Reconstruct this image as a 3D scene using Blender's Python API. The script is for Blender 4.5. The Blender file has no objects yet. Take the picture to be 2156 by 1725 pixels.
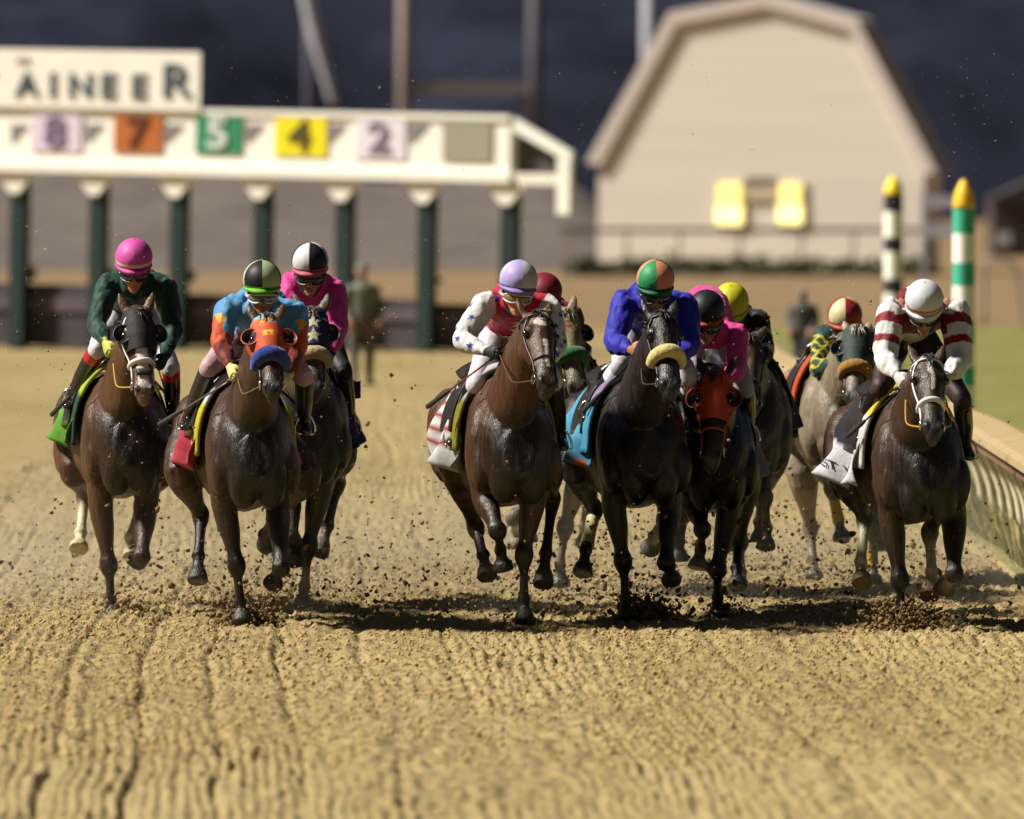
import bpy, math, random
import numpy as np
from mathutils import Vector

# ---------------------------------------------------------------- camera, light, exposure
SC = bpy.context.scene
COL = SC.collection
R = math.radians
HC, FOC, D0 = 3.09, 400.0, 73.0
FPX = 2156 * FOC / 36.0                      # focal length in units of a 2156 px wide picture
PITCH = math.atan((862.5 - 289) / FPX)
cam = bpy.data.cameras.new('camera'); cam.lens = FOC; cam.sensor_width = 36
cam.clip_start = 1; cam.clip_end = 6000
cam.dof.use_dof = True; cam.dof.focus_distance = D0 - .5; cam.dof.aperture_fstop = 2.9
cam_ob = bpy.data.objects.new('camera', cam); COL.objects.link(cam_ob)
cam_ob.location = (0, 0, HC); cam_ob.rotation_euler = (R(90) - PITCH, 0, 0)
SC.camera = cam_ob

SUN_DIR = Vector((-.68, -.06, .71)).normalized()      # towards the light: floodlights on the left
world = bpy.data.worlds.new('World'); SC.world = world; world.use_nodes = True
nt = world.node_tree; bg = nt.nodes['Background']
sky = nt.nodes.new('ShaderNodeTexSky'); sky.sky_type = 'NISHITA'; sky.sun_disc = False
sky.sun_elevation = math.asin(SUN_DIR.z); sky.sun_rotation = math.atan2(SUN_DIR.x, SUN_DIR.y)
nt.links.new(sky.outputs[0], bg.inputs[0]); bg.inputs[1].default_value = .009
sun = bpy.data.lights.new('floodlight', 'SUN'); sun.energy = 4.2; sun.angle = R(6); sun.color = (1, .95, .85)
sun_ob = bpy.data.objects.new('floodlight', sun); COL.objects.link(sun_ob)
sun_ob.rotation_euler = SUN_DIR.to_track_quat('Z', 'Y').to_euler(); sun_ob.location = (-40, 80, 40)
SC.view_settings.view_transform = 'Standard'; SC.view_settings.look = 'None'
SC.view_settings.exposure = 1.12; SC.view_settings.gamma = 1
SC.cycles.use_denoising = True
SC.cycles.max_bounces = 6

random.seed(5); rng = np.random.default_rng(7)

# ---------------------------------------------------------------- small maths
def A(*v): return np.array(v, float)
def unit(v): return v / max(np.linalg.norm(v), 1e-9)
def ray(u, v):
    f = A(0, math.cos(PITCH), -math.sin(PITCH)); up = A(0, math.sin(PITCH), math.cos(PITCH))
    return f * FPX + up * (862.5 - v) + A(1, 0, 0) * (u - 1078)
def P(u, v, d):
    r = ray(u, v); return A(0, 0, HC) + r * (d / r[1])
def ground_d(v):
    r = ray(1078, v); return r[1] * (HC / -r[2])

def hash3(i, j, k, s=0):
    n = (i * 374761393 + j * 668265263 + k * 2147483647 + s * 1274126177) & 0x7fffffff
    n = ((n ^ (n >> 13)) * 1274126177) & 0x7fffffff
    n = ((n ^ (n >> 16)) * 668265263) & 0x7fffffff
    return (n & 0xffff) / 65535.0
def vnoise(x, y, z, s=0):
    xi, yi, zi = np.floor(x).astype(np.int64), np.floor(y).astype(np.int64), np.floor(z).astype(np.int64)
    f = [x - xi, y - yi, z - zi]; f = [t * t * (3 - 2 * t) for t in f]
    out = 0
    for a in (0, 1):
        for b in (0, 1):
            for c in (0, 1):
                w = (f[0] if a else 1 - f[0]) * (f[1] if b else 1 - f[1]) * (f[2] if c else 1 - f[2])
                out = out + w * hash3(xi + a, yi + b, zi + c, s)
    return out * 2 - 1

# ---------------------------------------------------------------- objects
def tag(o, label=None, cat=None, group=None, kind=None):
    for k, v in (('label', label), ('category', cat), ('group', group), ('kind', kind)):
        if v: o[k] = v
    return o
def empty(name, loc=(0, 0, 0)):
    o = bpy.data.objects.new(name, None); COL.objects.link(o); o.location = loc; o.empty_display_size = .3
    return o
def link(name, me, mat, parent=None, smooth=True):
    o = bpy.data.objects.new(name, me); COL.objects.link(o)
    if mat is not None and not me.materials: me.materials.append(mat)
    if parent is not None: o.parent = parent
    if smooth and len(me.polygons): me.polygons.foreach_set('use_smooth', np.ones(len(me.polygons), bool))
    return o
def set_col(me, cols, domain='POINT'):
    a = me.attributes.new('col', 'FLOAT_COLOR', domain)
    c = np.ones((len(cols), 4), np.float32); c[:, :3] = cols
    a.data.foreach_set('color', c.ravel())

class MB:
    """collects closed shapes with a colour per face or per vertex; build() links ONE mesh"""
    def __init__(s): s.V = []; s.F = []; s.C = []; s.n = 0; s.S = []
    def add(s, V, F, col=(.5, .5, .5)):
        V = np.asarray(V, float); s.V.append(V)
        s.F += [tuple(i + s.n for i in f) for f in F]
        c = np.asarray(col, float)
        s.C.append(np.tile(c, (len(V), 1)) if c.ndim == 1 else c)
        s.n += len(V); return s
    def loft(s, ctrl, hint=(1, 0, 0), nseg=5, nring=14, colfn=None, caps=True):
        """ctrl: (point, rx along hint, ry, colour)"""
        hint = A(*hint) if not isinstance(hint, np.ndarray) else hint
        K = np.array([list(c[0]) + [c[1], c[2]] for c in ctrl], float)
        CC = np.array([c[3] if len(c) > 3 else (.5, .5, .5) for c in ctrl], float)
        if len(K) > 2 and nseg > 1:
            E = np.vstack([2 * K[0] - K[1], K, 2 * K[-1] - K[-2]])
            out = []; co = []
            for i in range(len(K) - 1):
                p0, p1, p2, p3 = E[i:i + 4]
                for j in range(nseg):
                    t = j / nseg
                    out.append(.5 * (2 * p1 + (p2 - p0) * t + (2 * p0 - 5 * p1 + 4 * p2 - p3) * t * t + (3 * p1 - p0 - 3 * p2 + p3) * t ** 3))
                    co.append(CC[i] * (1 - t) + CC[i + 1] * t)
            out.append(K[-1]); co.append(CC[-1]); K2 = np.array(out); co = np.array(co)
            K2[:, 3:] = np.maximum(K2[:, 3:], K[:, 3:].min() * .7)
        else:
            K2 = K; co = CC
        m = len(K2); pts = K2[:, :3]
        if colfn is not None:
            ln = np.r_[0, np.cumsum(np.linalg.norm(np.diff(pts, axis=0), axis=1))]; ln /= ln[-1]
            co = np.array([colfn(t) for t in ln])
        T = np.gradient(pts, axis=0)
        ang = np.linspace(0, 2 * np.pi, nring, endpoint=False)
        V = []; VC = []; last = None
        for i in range(m):
            t = unit(T[i]); a = hint - t * (t @ hint)
            if np.linalg.norm(a) < .15 and last is not None: a = last - t * (t @ last)
            a = unit(a); last = a; b = np.cross(t, a)
            V.append(pts[i] + np.outer(np.cos(ang), a) * K2[i, 3] + np.outer(np.sin(ang), b) * K2[i, 4])
            VC.append(np.tile(co[i], (nring, 1)))
            s.S.append((pts[i], .5 * (K2[i, 3] + K2[i, 4]), co[i]))
        V = np.vstack(V); VC = np.vstack(VC); F = []
        for i in range(m - 1):
            for j in range(nring):
                k = (j + 1) % nring
                F.append((i * nring + j, i * nring + k, (i + 1) * nring + k, (i + 1) * nring + j))
        if caps:
            n = len(V); V = np.vstack([V, pts[0], pts[-1]]); VC = np.vstack([VC, co[0], co[-1]])
            for j in range(nring):
                k = (j + 1) % nring
                F.append((n, k, j)); F.append((n + 1, (m - 1) * nring + j, (m - 1) * nring + k))
        return s.add(V, F, VC)
    def tube(s, pts, r, col=(.5, .5, .5), nring=8, nseg=4, hint=(.3, .2, .9)):
        rs = r if hasattr(r, '__len__') else [r] * len(pts)
        return s.loft([(p, q, q, col) for p, q in zip(pts, rs)], hint, nseg, nring)
    def ball(s, c, r, col=(.5, .5, .5), axes=None, nu=16, nv=10):
        r = A(*r) if hasattr(r, '__len__') else A(r, r, r)
        M = np.eye(3) if axes is None else np.array(axes)
        V = []; 
        for i in range(1, nv):
            th = math.pi * i / nv
            for j in range(nu):
                ph = 2 * math.pi * j / nu
                V.append((math.sin(th) * math.cos(ph), math.sin(th) * math.sin(ph), math.cos(th)))
        V += [(0, 0, 1), (0, 0, -1)]; V = np.array(V) * r
        V = A(*c) + V @ M; n = (nv - 1) * nu; F = []
        for i in range(nv - 2):
            for j in range(nu):
                k = (j + 1) % nu; F.append((i * nu + j, (i + 1) * nu + j, (i + 1) * nu + k, i * nu + k))
        for j in range(nu):
            k = (j + 1) % nu; F.append((n, j, k)); F.append((n + 1, (nv - 2) * nu + k, (nv - 2) * nu + j))
        s.S.append((A(*c), float(r.mean()), np.asarray(col, float)))
        return s.add(V, F, col)
    def box(s, lo, hi, col=(.5, .5, .5)):
        x0, y0, z0 = lo; x1, y1, z1 = hi
        V = [(x0, y0, z0), (x1, y0, z0), (x1, y1, z0), (x0, y1, z0), (x0, y0, z1), (x1, y0, z1), (x1, y1, z1), (x0, y1, z1)]
        return s.add(V, [(0, 3, 2, 1), (4, 5, 6, 7), (0, 1, 5, 4), (1, 2, 6, 5), (2, 3, 7, 6), (3, 0, 4, 7)], col)
    def bar(s, p, q, w, h, col=(.5, .5, .5)):
        return s.loft([(A(*p), w, h, col), (A(*q), w, h, col)], (0, 0, 1) if abs(unit(A(*q) - A(*p))[2]) < .9 else (1, 0, 0), 1, 4)
    def prism(s, poly, y0, y1, col=(.5, .5, .5)):
        n = len(poly); V = [(x, y0, z) for x, z in poly] + [(x, y1, z) for x, z in poly]
        F = [tuple(range(n)), tuple(range(2 * n - 1, n - 1, -1))] + [(i, i + n, (i + 1) % n + n, (i + 1) % n) for i in range(n)]
        return s.add(V, F, col)
    def build(s, name, mat, parent=None, origin=None, smooth=True):
        V = np.vstack(s.V)
        if origin is not None: V = V - origin
        me = bpy.data.meshes.new(name); me.from_pydata(V.tolist(), [], s.F); 
        set_col(me, np.vstack(s.C)); me.update()
        return link(name, me, mat, parent, smooth)
    def remesh(s, vox, it=4, soft=.012, decals=(), wrinkle=0, wscale=14.):
        me = bpy.data.meshes.new('t'); me.from_pydata(np.vstack(s.V).tolist(), [], s.F)
        ob = bpy.data.objects.new('t', me); COL.objects.link(ob)
        md = ob.modifiers.new('r', 'REMESH'); md.mode = 'VOXEL'; md.voxel_size = vox
        dg = bpy.context.evaluated_depsgraph_get()
        m2 = bpy.data.meshes.new_from_object(ob.evaluated_get(dg))
        bpy.data.objects.remove(ob); bpy.data.meshes.remove(me)
        n = len(m2.vertices); co = np.empty(n * 3, np.float32); m2.vertices.foreach_get('co', co); co = co.reshape(-1, 3).astype(float)
        ed = np.empty(len(m2.edges) * 2, np.int32); m2.edges.foreach_get('vertices', ed); ed = ed.reshape(-1, 2)
        deg = np.maximum(np.bincount(ed.ravel(), minlength=n), 1)[:, None]
        for k in range(it):
            for lam in (.6, -.5):
                nb = np.stack([np.bincount(ed[:, 0], co[ed[:, 1], a], n) + np.bincount(ed[:, 1], co[ed[:, 0], a], n) for a in range(3)], 1)
                co = co + lam * (nb / deg - co)
        SP = np.array([q[0] for q in s.S]); SR = np.array([q[1] for q in s.S]); SCo = np.array([q[2] for q in s.S])
        cols = np.empty((n, 3))
        for i in range(0, n, 8000):
            d = np.linalg.norm(co[i:i + 8000, None] - SP[None], axis=2) - SR
            if soft:
                w = np.exp(-(d - d.min(1, keepdims=True)) / soft); cols[i:i + 8000] = (w @ SCo) / w.sum(1, keepdims=True)
            else: cols[i:i + 8000] = SCo[d.argmin(1)]
        m2.vertices.foreach_set('co', co.astype(np.float32).ravel()); m2.update()
        N = np.empty(n * 3, np.float32); m2.vertices.foreach_get('normal', N); N = N.reshape(-1, 3)
        if wrinkle:
            q = co * wscale
            w = vnoise(q[:, 0] * 1.3, q[:, 1], q[:, 2] * .6 + q[:, 0] * .5, 3) + .5 * vnoise(q[:, 0] * 2.2, q[:, 1] * 2, q[:, 2] * 1.3 - q[:, 0], 4)
            co = co + N * (w * wrinkle)[:, None]
            m2.vertices.foreach_set('co', co.astype(np.float32).ravel()); m2.update()
        for fn in decals:
            r = fn(co, N)
            if r is not None: cols[r[0]] = r[1]
        for a in list(m2.attributes):
            if a.name == 'col': m2.attributes.remove(a)
        set_col(m2, cols); m2.materials.clear()
        return m2

# ---------------------------------------------------------------- materials
MATS = {}
def mat(name, col=None, rough=.6, metal=0., spec=.5, bump=0., bscale=40., bstretch=(1, 1, 1), var=.0, vscale=6., emit=0., coat=0., sheen=0., rvar=0., bdist=.01, space='Object', gain=1.):
    """col None: the mesh attribute 'col' carries the object's own colours"""
    if name in MATS: return MATS[name]
    m = bpy.data.materials.new(name); m.use_nodes = True; t = m.node_tree; b = t.nodes['Principled BSDF']; L = t.links.new
    b.inputs['Roughness'].default_value = rough; b.inputs['Metallic'].default_value = metal
    b.inputs['Specular IOR Level'].default_value = spec; b.inputs['Coat Weight'].default_value = coat
    b.inputs['Coat Roughness'].default_value = .25; b.inputs['Sheen Weight'].default_value = sheen
    tc = t.nodes.new('ShaderNodeTexCoord'); mp = t.nodes.new('ShaderNodeMapping'); mp.inputs['Scale'].default_value = bstretch
    L(tc.outputs[space], mp.inputs[0])
    if col is None:
        at = t.nodes.new('ShaderNodeAttribute'); at.attribute_name = 'col'; csrc = at.outputs['Color']
    else:
        rg = t.nodes.new('ShaderNodeRGB'); rg.outputs[0].default_value = (*col, 1); csrc = rg.outputs[0]
    if gain != 1:
        gm = t.nodes.new('ShaderNodeVectorMath'); gm.operation = 'SCALE'; L(csrc, gm.inputs[0]); gm.inputs['Scale'].default_value = gain; csrc = gm.outputs[0]
    if var:
        nz = t.nodes.new('ShaderNodeTexNoise'); nz.inputs['Scale'].default_value = vscale; nz.inputs['Detail'].default_value = 5; nz.inputs['Roughness'].default_value = .65
        L(mp.outputs[0], nz.inputs[0])
        mr = t.nodes.new('ShaderNodeMapRange'); mr.inputs[1].default_value = .3; mr.inputs[2].default_value = .7; mr.inputs[3].default_value = 1 - var; mr.inputs[4].default_value = 1 + var
        L(nz.outputs[0], mr.inputs[0])
        vm = t.nodes.new('ShaderNodeVectorMath'); vm.operation = 'SCALE'; L(csrc, vm.inputs[0]); L(mr.outputs[0], vm.inputs['Scale']); csrc = vm.outputs[0]
    L(csrc, b.inputs['Base Color'])
    if rvar:
        nr = t.nodes.new('ShaderNodeTexNoise'); nr.inputs['Scale'].default_value = bscale * .3; nr.inputs['Detail'].default_value = 4; L(mp.outputs[0], nr.inputs[0])
        m3 = t.nodes.new('ShaderNodeMapRange'); m3.inputs[1].default_value = .35; m3.inputs[2].default_value = .65; m3.inputs[3].default_value = rough - rvar; m3.inputs[4].default_value = rough + rvar
        L(nr.outputs[0], m3.inputs[0]); L(m3.outputs[0], b.inputs['Roughness'])
    if bump:
        n2 = t.nodes.new('ShaderNodeTexNoise'); n2.inputs['Scale'].default_value = bscale; n2.inputs['Detail'].default_value = 4; L(mp.outputs[0], n2.inputs[0])
        bp = t.nodes.new('ShaderNodeBump'); bp.inputs['Strength'].default_value = bump; bp.inputs['Distance'].default_value = bdist
        L(n2.outputs[0], bp.inputs['Height']); L(bp.outputs[0], b.inputs['Normal'])
    if emit:
        L(csrc, b.inputs['Emission Color']); b.inputs['Emission Strength'].default_value = emit
    MATS[name] = m; return m
def spatter(m):
    t = m.node_tree; b = t.nodes['Principled BSDF']; L = t.links.new; src = b.inputs['Base Color'].links[0].from_socket; tc = [n for n in t.nodes if n.type == 'TEX_COORD'][0]
    n = t.nodes.new('ShaderNodeTexNoise'); n.inputs['Scale'].default_value = 75; n.inputs['Detail'].default_value = 2; L(tc.outputs['Object'], n.inputs[0])
    k = t.nodes.new('ShaderNodeTexNoise'); k.inputs['Scale'].default_value = 3.2; L(tc.outputs['Object'], k.inputs[0])
    s = t.nodes.new('ShaderNodeMath'); s.operation = 'MULTIPLY_ADD'; s.inputs[1].default_value = .28; L(k.outputs[0], s.inputs[0]); L(n.outputs[0], s.inputs[2])
    r = t.nodes.new('ShaderNodeMapRange'); r.inputs[1].default_value = .80; r.inputs[2].default_value = .90; r.inputs[4].default_value = .55; L(s.outputs[0], r.inputs[0])
    x = t.nodes.new('ShaderNodeMix'); x.data_type = 'RGBA'; L(r.outputs[0], x.inputs[0]); L(src, x.inputs[6]); x.inputs[7].default_value = (.15, .115, .07, 1); L(x.outputs[2], b.inputs['Base Color']); m['sp'] = 1; return m
G = .62                                     # cloth and leather colours were read off sunlit surfaces
M_COAT = lambda: MATS.get('wet horse coat') or spatter(mat('wet horse coat', None, .41, spec=.40, bump=.55, bscale=46, bstretch=(2.4, 2.4, .40), var=.3, vscale=8, rvar=.13, bdist=.012, gain=.46))
M_SILK = lambda: mat('racing silk', None, .62, spec=.2, bump=.55, bscale=24, var=.06, vscale=5, sheen=.1, bdist=.012, gain=G)
M_HELM = lambda: mat('helmet cover', None, .55, spec=.3, bump=.4, bscale=20, bdist=.008, gain=G)
M_SKIN = lambda: mat('skin', None, .5, spec=.4, bump=.1, bscale=60, var=.08, gain=.95)
M_LEATHER = lambda: mat('leather', None, .30, spec=.6, bump=.15, bscale=50, var=.1, coat=.2)
M_CLOTH = lambda: mat('cloth', None, .75, spec=.25, bump=.35, bscale=40, var=.12, gain=G * .85)
M_FLEECE = lambda: mat('fleece', None, .95, spec=.1, bump=.9, bscale=110, var=.18, vscale=60, sheen=.3, gain=G)
M_METAL = lambda: mat('polished steel', (.7, .68, .65), .2, 1.)
M_GLOSS = lambda: mat('glossy dark', None, .08, spec=.7)
M_HAIR = lambda: mat('horse hair', None, .45, spec=.4, var=.2, vscale=30)
M_PAINT = lambda: mat('weathered paint', None, .55, spec=.4, bump=.08, bscale=30, var=.05, vscale=3)

def lin(r, g, b):
    return tuple(((c / 255 + .055) / 1.055) ** 2.4 if c > 10 else c / 255 / 12.92 for c in (r, g, b))

# ---------------------------------------------------------------- the ground
def railx(d):
    t = np.clip((np.asarray(d, float) - 84) / 30, 0, 1); return 3.58 - 1.0 * t * t * (3 - 2 * t)
def grid_mesh(name, xs, ys, zfn, m, kind='structure'):
    X, Y = np.meshgrid(xs, ys); Z = zfn(X, Y)
    nx, ny = len(xs), len(ys)
    V = np.stack([X, Y, Z], -1).reshape(-1, 3)
    i = np.arange(nx * ny).reshape(ny, nx)
    F = np.stack([i[:-1, :-1], i[:-1, 1:], i[1:, 1:], i[1:, :-1]], -1).reshape(-1, 4)
    me = bpy.data.meshes.new(name); me.vertices.add(len(V)); me.vertices.foreach_set('co', V.astype(np.float32).ravel())
    me.loops.add(F.size); me.loops.foreach_set('vertex_index', F.astype(np.int32).ravel())
    me.polygons.add(len(F)); me.polygons.foreach_set('loop_start', np.arange(0, F.size, 4, dtype=np.int32))
    me.update(calc_edges=True)
    o = link(name, me, m); tag(o, kind=kind); return o

HEAD = math.tan(R(-1.24))                   # the furrows run slightly left of the view direction
def track_z(X, Y):
    q = X - HEAD * (Y - 60) + .05 * np.sin(Y * .21) + .03 * vnoise(Y * .5, X * .6, X * 0, 3)
    z = np.zeros_like(X)
    ph = 15.5 * q + 1.1 * vnoise(q * 1.1, Y * .06, q * 0, 61) + .5 * vnoise(q * 5, Y * .25, q * 0, 62) + .34 * vnoise(q * 11, Y * 1.1, q * 0, 66)
    z += .0095 * np.sin(2 * np.pi * ph) * np.clip(.55 + 1.0 * vnoise(X * 1.3, Y * .16, X * 0, 63) + .8 * vnoise(X * 6, Y * .9, X * 0, 67), 0, 1.7)
    for fr, am, sd in ((7.4, .010, 1), (3.1, .012, 2), (12.5, .007, 5)):
        ph = fr * q + .7 * vnoise(q * 1.3, Y * .08, q * 0, sd)
        rid = vnoise(ph * 1.0, ph * 0 + Y * .035, ph * 0, sd + 9)
        z += am * rid * (.6 + .7 * vnoise(X * .7, Y * .12, X * 0, sd + 20))
    # a few deeper harrow grooves
    gr = np.abs(((q * 2.4 + .35 * vnoise(q * .9, Y * .03, q * 0, 31)) % 1) - .5)
    z -= .030 * np.exp(-(gr / .055) ** 2) * np.clip(.55 + .9 * vnoise(X * .55, Y * .07, X * 0, 33), 0, 1)
    z -= .016 * np.clip(vnoise(X * 5, Y * 2.2, X * 0, 71) - .3, 0, 1); z += .013 * vnoise(X * 17, Y * 6, X * 0, 40) + .012 * vnoise(X * 33, Y * 10, X * 0, 41)
    cl = vnoise(X * 9, Y * 4, X * 0, 44); z += .03 * np.clip(cl - .35, 0, 1)
    hp = vnoise(X * 1.9, Y * .9, X * 0, 45); z -= .035 * np.clip(hp - .42, 0, 1)       # hoof marks
    # long low drift of loosened dirt in front of the field
    z += .018 * np.exp(-((Y - 69.6 - .25 * X + .4 * np.sin(X * .8)) / .35) ** 2)
    far = np.clip((Y - 100) / 40, 0, 1)
    return z * (1 - .7 * far)
def m_dirt():
    m = mat('raked dirt', lin(147, 133, 98), .95, spec=.15, bump=.8, bscale=62, var=.2, vscale=14, bdist=.014)
    t = m.node_tree; b = t.nodes['Principled BSDF']; src = b.inputs['Base Color'].links[0].from_socket
    tc = [n for n in t.nodes if n.type == 'TEX_COORD'][0]
    n = t.nodes.new('ShaderNodeTexNoise'); n.inputs['Scale'].default_value = .35; n.inputs['Detail'].default_value = 3
    mp = t.nodes.new('ShaderNodeMapping'); mp.inputs['Scale'].default_value = (1.4, .25, 1); t.links.new(tc.outputs['Object'], mp.inputs[0]); t.links.new(mp.outputs[0], n.inputs[0])
    mx = t.nodes.new('ShaderNodeMix'); mx.data_type = 'RGBA'; mx.blend_type = 'MULTIPLY'
    mr = t.nodes.new('ShaderNodeMapRange'); mr.inputs[1].default_value = .35; mr.inputs[2].default_value = .7; t.links.new(n.outputs[0], mr.inputs[0])
    t.links.new(mr.outputs[0], mx.inputs[0]); t.links.new(src, mx.inputs[6]); mx.inputs[7].default_value = (.80, .78, .72, 1)
    n3 = t.nodes.new('ShaderNodeTexNoise'); n3.inputs['Scale'].default_value = 14; n3.inputs['Detail'].default_value = 3
    m3 = t.nodes.new('ShaderNodeMapping'); m3.inputs['Scale'].default_value = (1, .4, 1); t.links.new(tc.outputs['Object'], m3.inputs[0]); t.links.new(m3.outputs[0], n3.inputs[0])
    r3 = t.nodes.new('ShaderNodeMapRange'); r3.inputs[1].default_value = .58; r3.inputs[2].default_value = .68; r3.inputs[4].default_value = .75; t.links.new(n3.outputs[0], r3.inputs[0])
    m4 = t.nodes.new('ShaderNodeMix'); m4.data_type = 'RGBA'; m4.blend_type = 'MULTIPLY'; t.links.new(r3.outputs[0], m4.inputs[0]); t.links.new(mx.outputs[2], m4.inputs[6]); m4.inputs[7].default_value = (.5, .47, .40, 1)
    n5 = t.nodes.new('ShaderNodeTexNoise'); n5.inputs['Scale'].default_value = 30; n5.inputs['Detail'].default_value = 2
    m5 = t.nodes.new('ShaderNodeMapping'); m5.inputs['Scale'].default_value = (1, .35, 1); t.links.new(tc.outputs['Object'], m5.inputs[0]); t.links.new(m5.outputs[0], n5.inputs[0])
    m6 = t.nodes.new('ShaderNodeMix'); m6.data_type = 'RGBA'; m6.blend_type = 'MULTIPLY'; m6.inputs[0].default_value = 1
    cr = t.nodes.new('ShaderNodeValToRGB'); cr.color_ramp.elements[0].position = .3; cr.color_ramp.elements[0].color = (.74, .72, .92, 1); cr.color_ramp.elements[1].position = .7; cr.color_ramp.elements[1].color = (.98, 1.04, .72, 1); k = cr.color_ramp.elements.new(.5); k.color = (1.06, .98, .90, 1)
    t.links.new(n5.outputs[0], cr.inputs[0]); t.links.new(m4.outputs[2], m6.inputs[6]); t.links.new(cr.outputs[0], m6.inputs[7])
    t.links.new(m6.outputs[2], b.inputs['Base Color']); return m
ys = np.r_[np.arange(46, 62, .09), np.arange(62, 84, .06), np.arange(84, 110, .14), np.arange(110, 182, .5)]
xs = np.r_[np.arange(-16, -4.6, .25), np.arange(-4.6, 4.3, .0165), np.arange(4.3, 16, .3)]
grid_mesh('dirt_track', xs, ys, track_z, m_dirt())
M_FAR = mat('packed earth', lin(120, 100, 74), .95, spec=.1, var=.25, vscale=.35, bump=.3, bscale=3, bdist=.05)
grid_mesh('ground', np.linspace(-1500, 1500, 31), np.r_[np.linspace(-50, 44, 4), np.linspace(180.5, 3000, 40)], lambda X, Y: X * 0 - .06, M_FAR)
M_GRASS = mat('mown grass', lin(112, 110, 62), .9, spec=.15, var=.3, vscale=1.2, bump=.6, bscale=30, bdist=.03)
def infield_sheet():
    d = np.r_[np.arange(44, 120, 2), np.arange(120, 185, 8)]; e = railx(d) - .02
    V = []; F = []
    for i, (x, y) in enumerate(zip(e, d)):
        for k, w in enumerate((0, .25, 1.2, 30)): V.append((x + w, y, (.01, .05, .03, .03)[k]))
    for i in range(len(d) - 1):
        for k in range(3): F.append((i * 4 + k, i * 4 + k + 1, i * 4 + k + 5, i * 4 + k + 4))
    o = MB().add(V, F).build('infield_grass', M_GRASS); tag(o, kind='structure')
infield_sheet()
def verge():
    n = 14000; y = rng.uniform(60, 98, n); x = railx(y) + .05 + rng.exponential(.35, n); h = rng.uniform(.08, .34, n) * np.exp(-.35 * (x - railx(y))) * (1 + .7 * (vnoise(x * 2, y * .8, x * 0, 6)))
    h = np.clip(h, .03, .33)
    # taller tufts round the rail posts, nearest the track
    a = rng.uniform(0, 6.28, n); b = rng.uniform(-.4, .4, (n, 2)) * h[:, None]; w = rng.uniform(.004, .009, n)
    dx, dy = np.cos(a) * w, np.sin(a) * w
    V = np.stack([np.stack([x - dx, y - dy, x * 0], 1), np.stack([x + dx, y + dy, x * 0], 1),
                  np.stack([x + b[:, 0] * .5 + dx * .7, y + b[:, 1] * .5 + dy * .7, h * .6], 1), np.stack([x + b[:, 0], y + b[:, 1], h], 1)], 1).reshape(-1, 3)
    i = np.arange(n) * 4; F = np.vstack([np.stack([i, i + 1, i + 2], 1), np.stack([i, i + 2, i + 3], 1)])
    c = np.array(lin(112, 112, 56)) * rng.uniform(.6, 1.35, (n, 1)) * np.array([1, 1, .9]); dry = rng.random(n) < .3
    c[dry] = np.array(lin(170, 150, 90)) * rng.uniform(.7, 1.1, (dry.sum(), 1))
    o = MB().add(V, F.tolist(), np.repeat(c, 4, 0)).build('grass_verge', mat('grass blades', None, .7, spec=.2), smooth=False); tag(o, kind='stuff')
verge()
# a dark wooded hill fills the view behind the track
def hill_z(X, Y):
    t = np.clip((Y - 430) / 260, 0, 1); q = .6 * vnoise(X * .09, Y * .09, X * 0, 2) + .4 * vnoise(X * .25, Y * .2, X * 0, 3)
    return t * 95 * (1 + .12 * vnoise(X * .01, Y * .01, X * 0, 4)) + 5 * np.clip(q + .4, 0, 2) * (t > 0) - .5
M_WOOD = mat('dark wooded hillside', lin(34, 36, 48), 1., spec=0, var=.55, vscale=.12, bump=.0)
grid_mesh('hills', np.linspace(-260, 260, 150), np.linspace(425, 760, 90), hill_z, M_WOOD)

# ---------------------------------------------------------------- the rail on the right
def inside_rail():
    e = empty('track_rail', (3.6, 80, 0)); o3 = A(3.6, 80, 0)
    tag(e, 'low tan capped running rail on pale posts along the infield grass', 'rail')
    d = np.arange(44, 134, 1.0); x = railx(d); c = MB()
    prof = [(-.14, .83), (-.17, .85), (-.165, .90), (-.11, .925), (.10, .955), (.16, .94), (.17, .86), (.13, .83)]
    V = []; n = len(prof)
    for xx, yy in zip(x, d):
        for a, z in prof: V.append((xx + a, yy, z))
    F = [(i * n + j, i * n + (j + 1) % n, (i + 1) * n + (j + 1) % n, (i + 1) * n + j) for i in range(len(d) - 1) for j in range(n)]
    c.add(V, F + [tuple(range(n))[::-1], tuple(range((len(d) - 1) * n, len(d) * n))])
    c.build('rail_cap', mat('tan rail cap', lin(158, 136, 100), .6, spec=.4, var=.14, vscale=5, bump=.2, bscale=12), e, o3, False)
    b = MB(); V = []
    for xx, yy in zip(x, d):
        for a, z in ((-.11, .755), (-.07, .755), (-.065, .829), (-.105, .829)): V.append((xx + a, yy, z))
    F = [(i * 4 + j, i * 4 + (j + 1) % 4, (i + 1) * 4 + (j + 1) % 4, (i + 1) * 4 + j) for i in range(len(d) - 1) for j in range(4)]
    b.add(V, F + [(3, 2, 1, 0)]); b.build('brown_strip', mat('brown strip', lin(96, 68, 44), .8, var=.2, vscale=4), e, o3, False)  # plain brown strip just below the rail cap
    mp = mat('pale post paint', lin(206, 196, 160), .6, var=.15, vscale=6)
    for yy in np.arange(45.55, 118, 1.25):
        xx = float(railx(yy)); q = MB()
        q.tube([(xx + .22, yy, -.05), (xx + .17, yy + .02, .4), (xx + .05, yy + .04, .70), (xx, yy + .04, .835)], [.030, .028, .026, .03], nring=10)
        q.build('post', mp, e, o3)
inside_rail()

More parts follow.
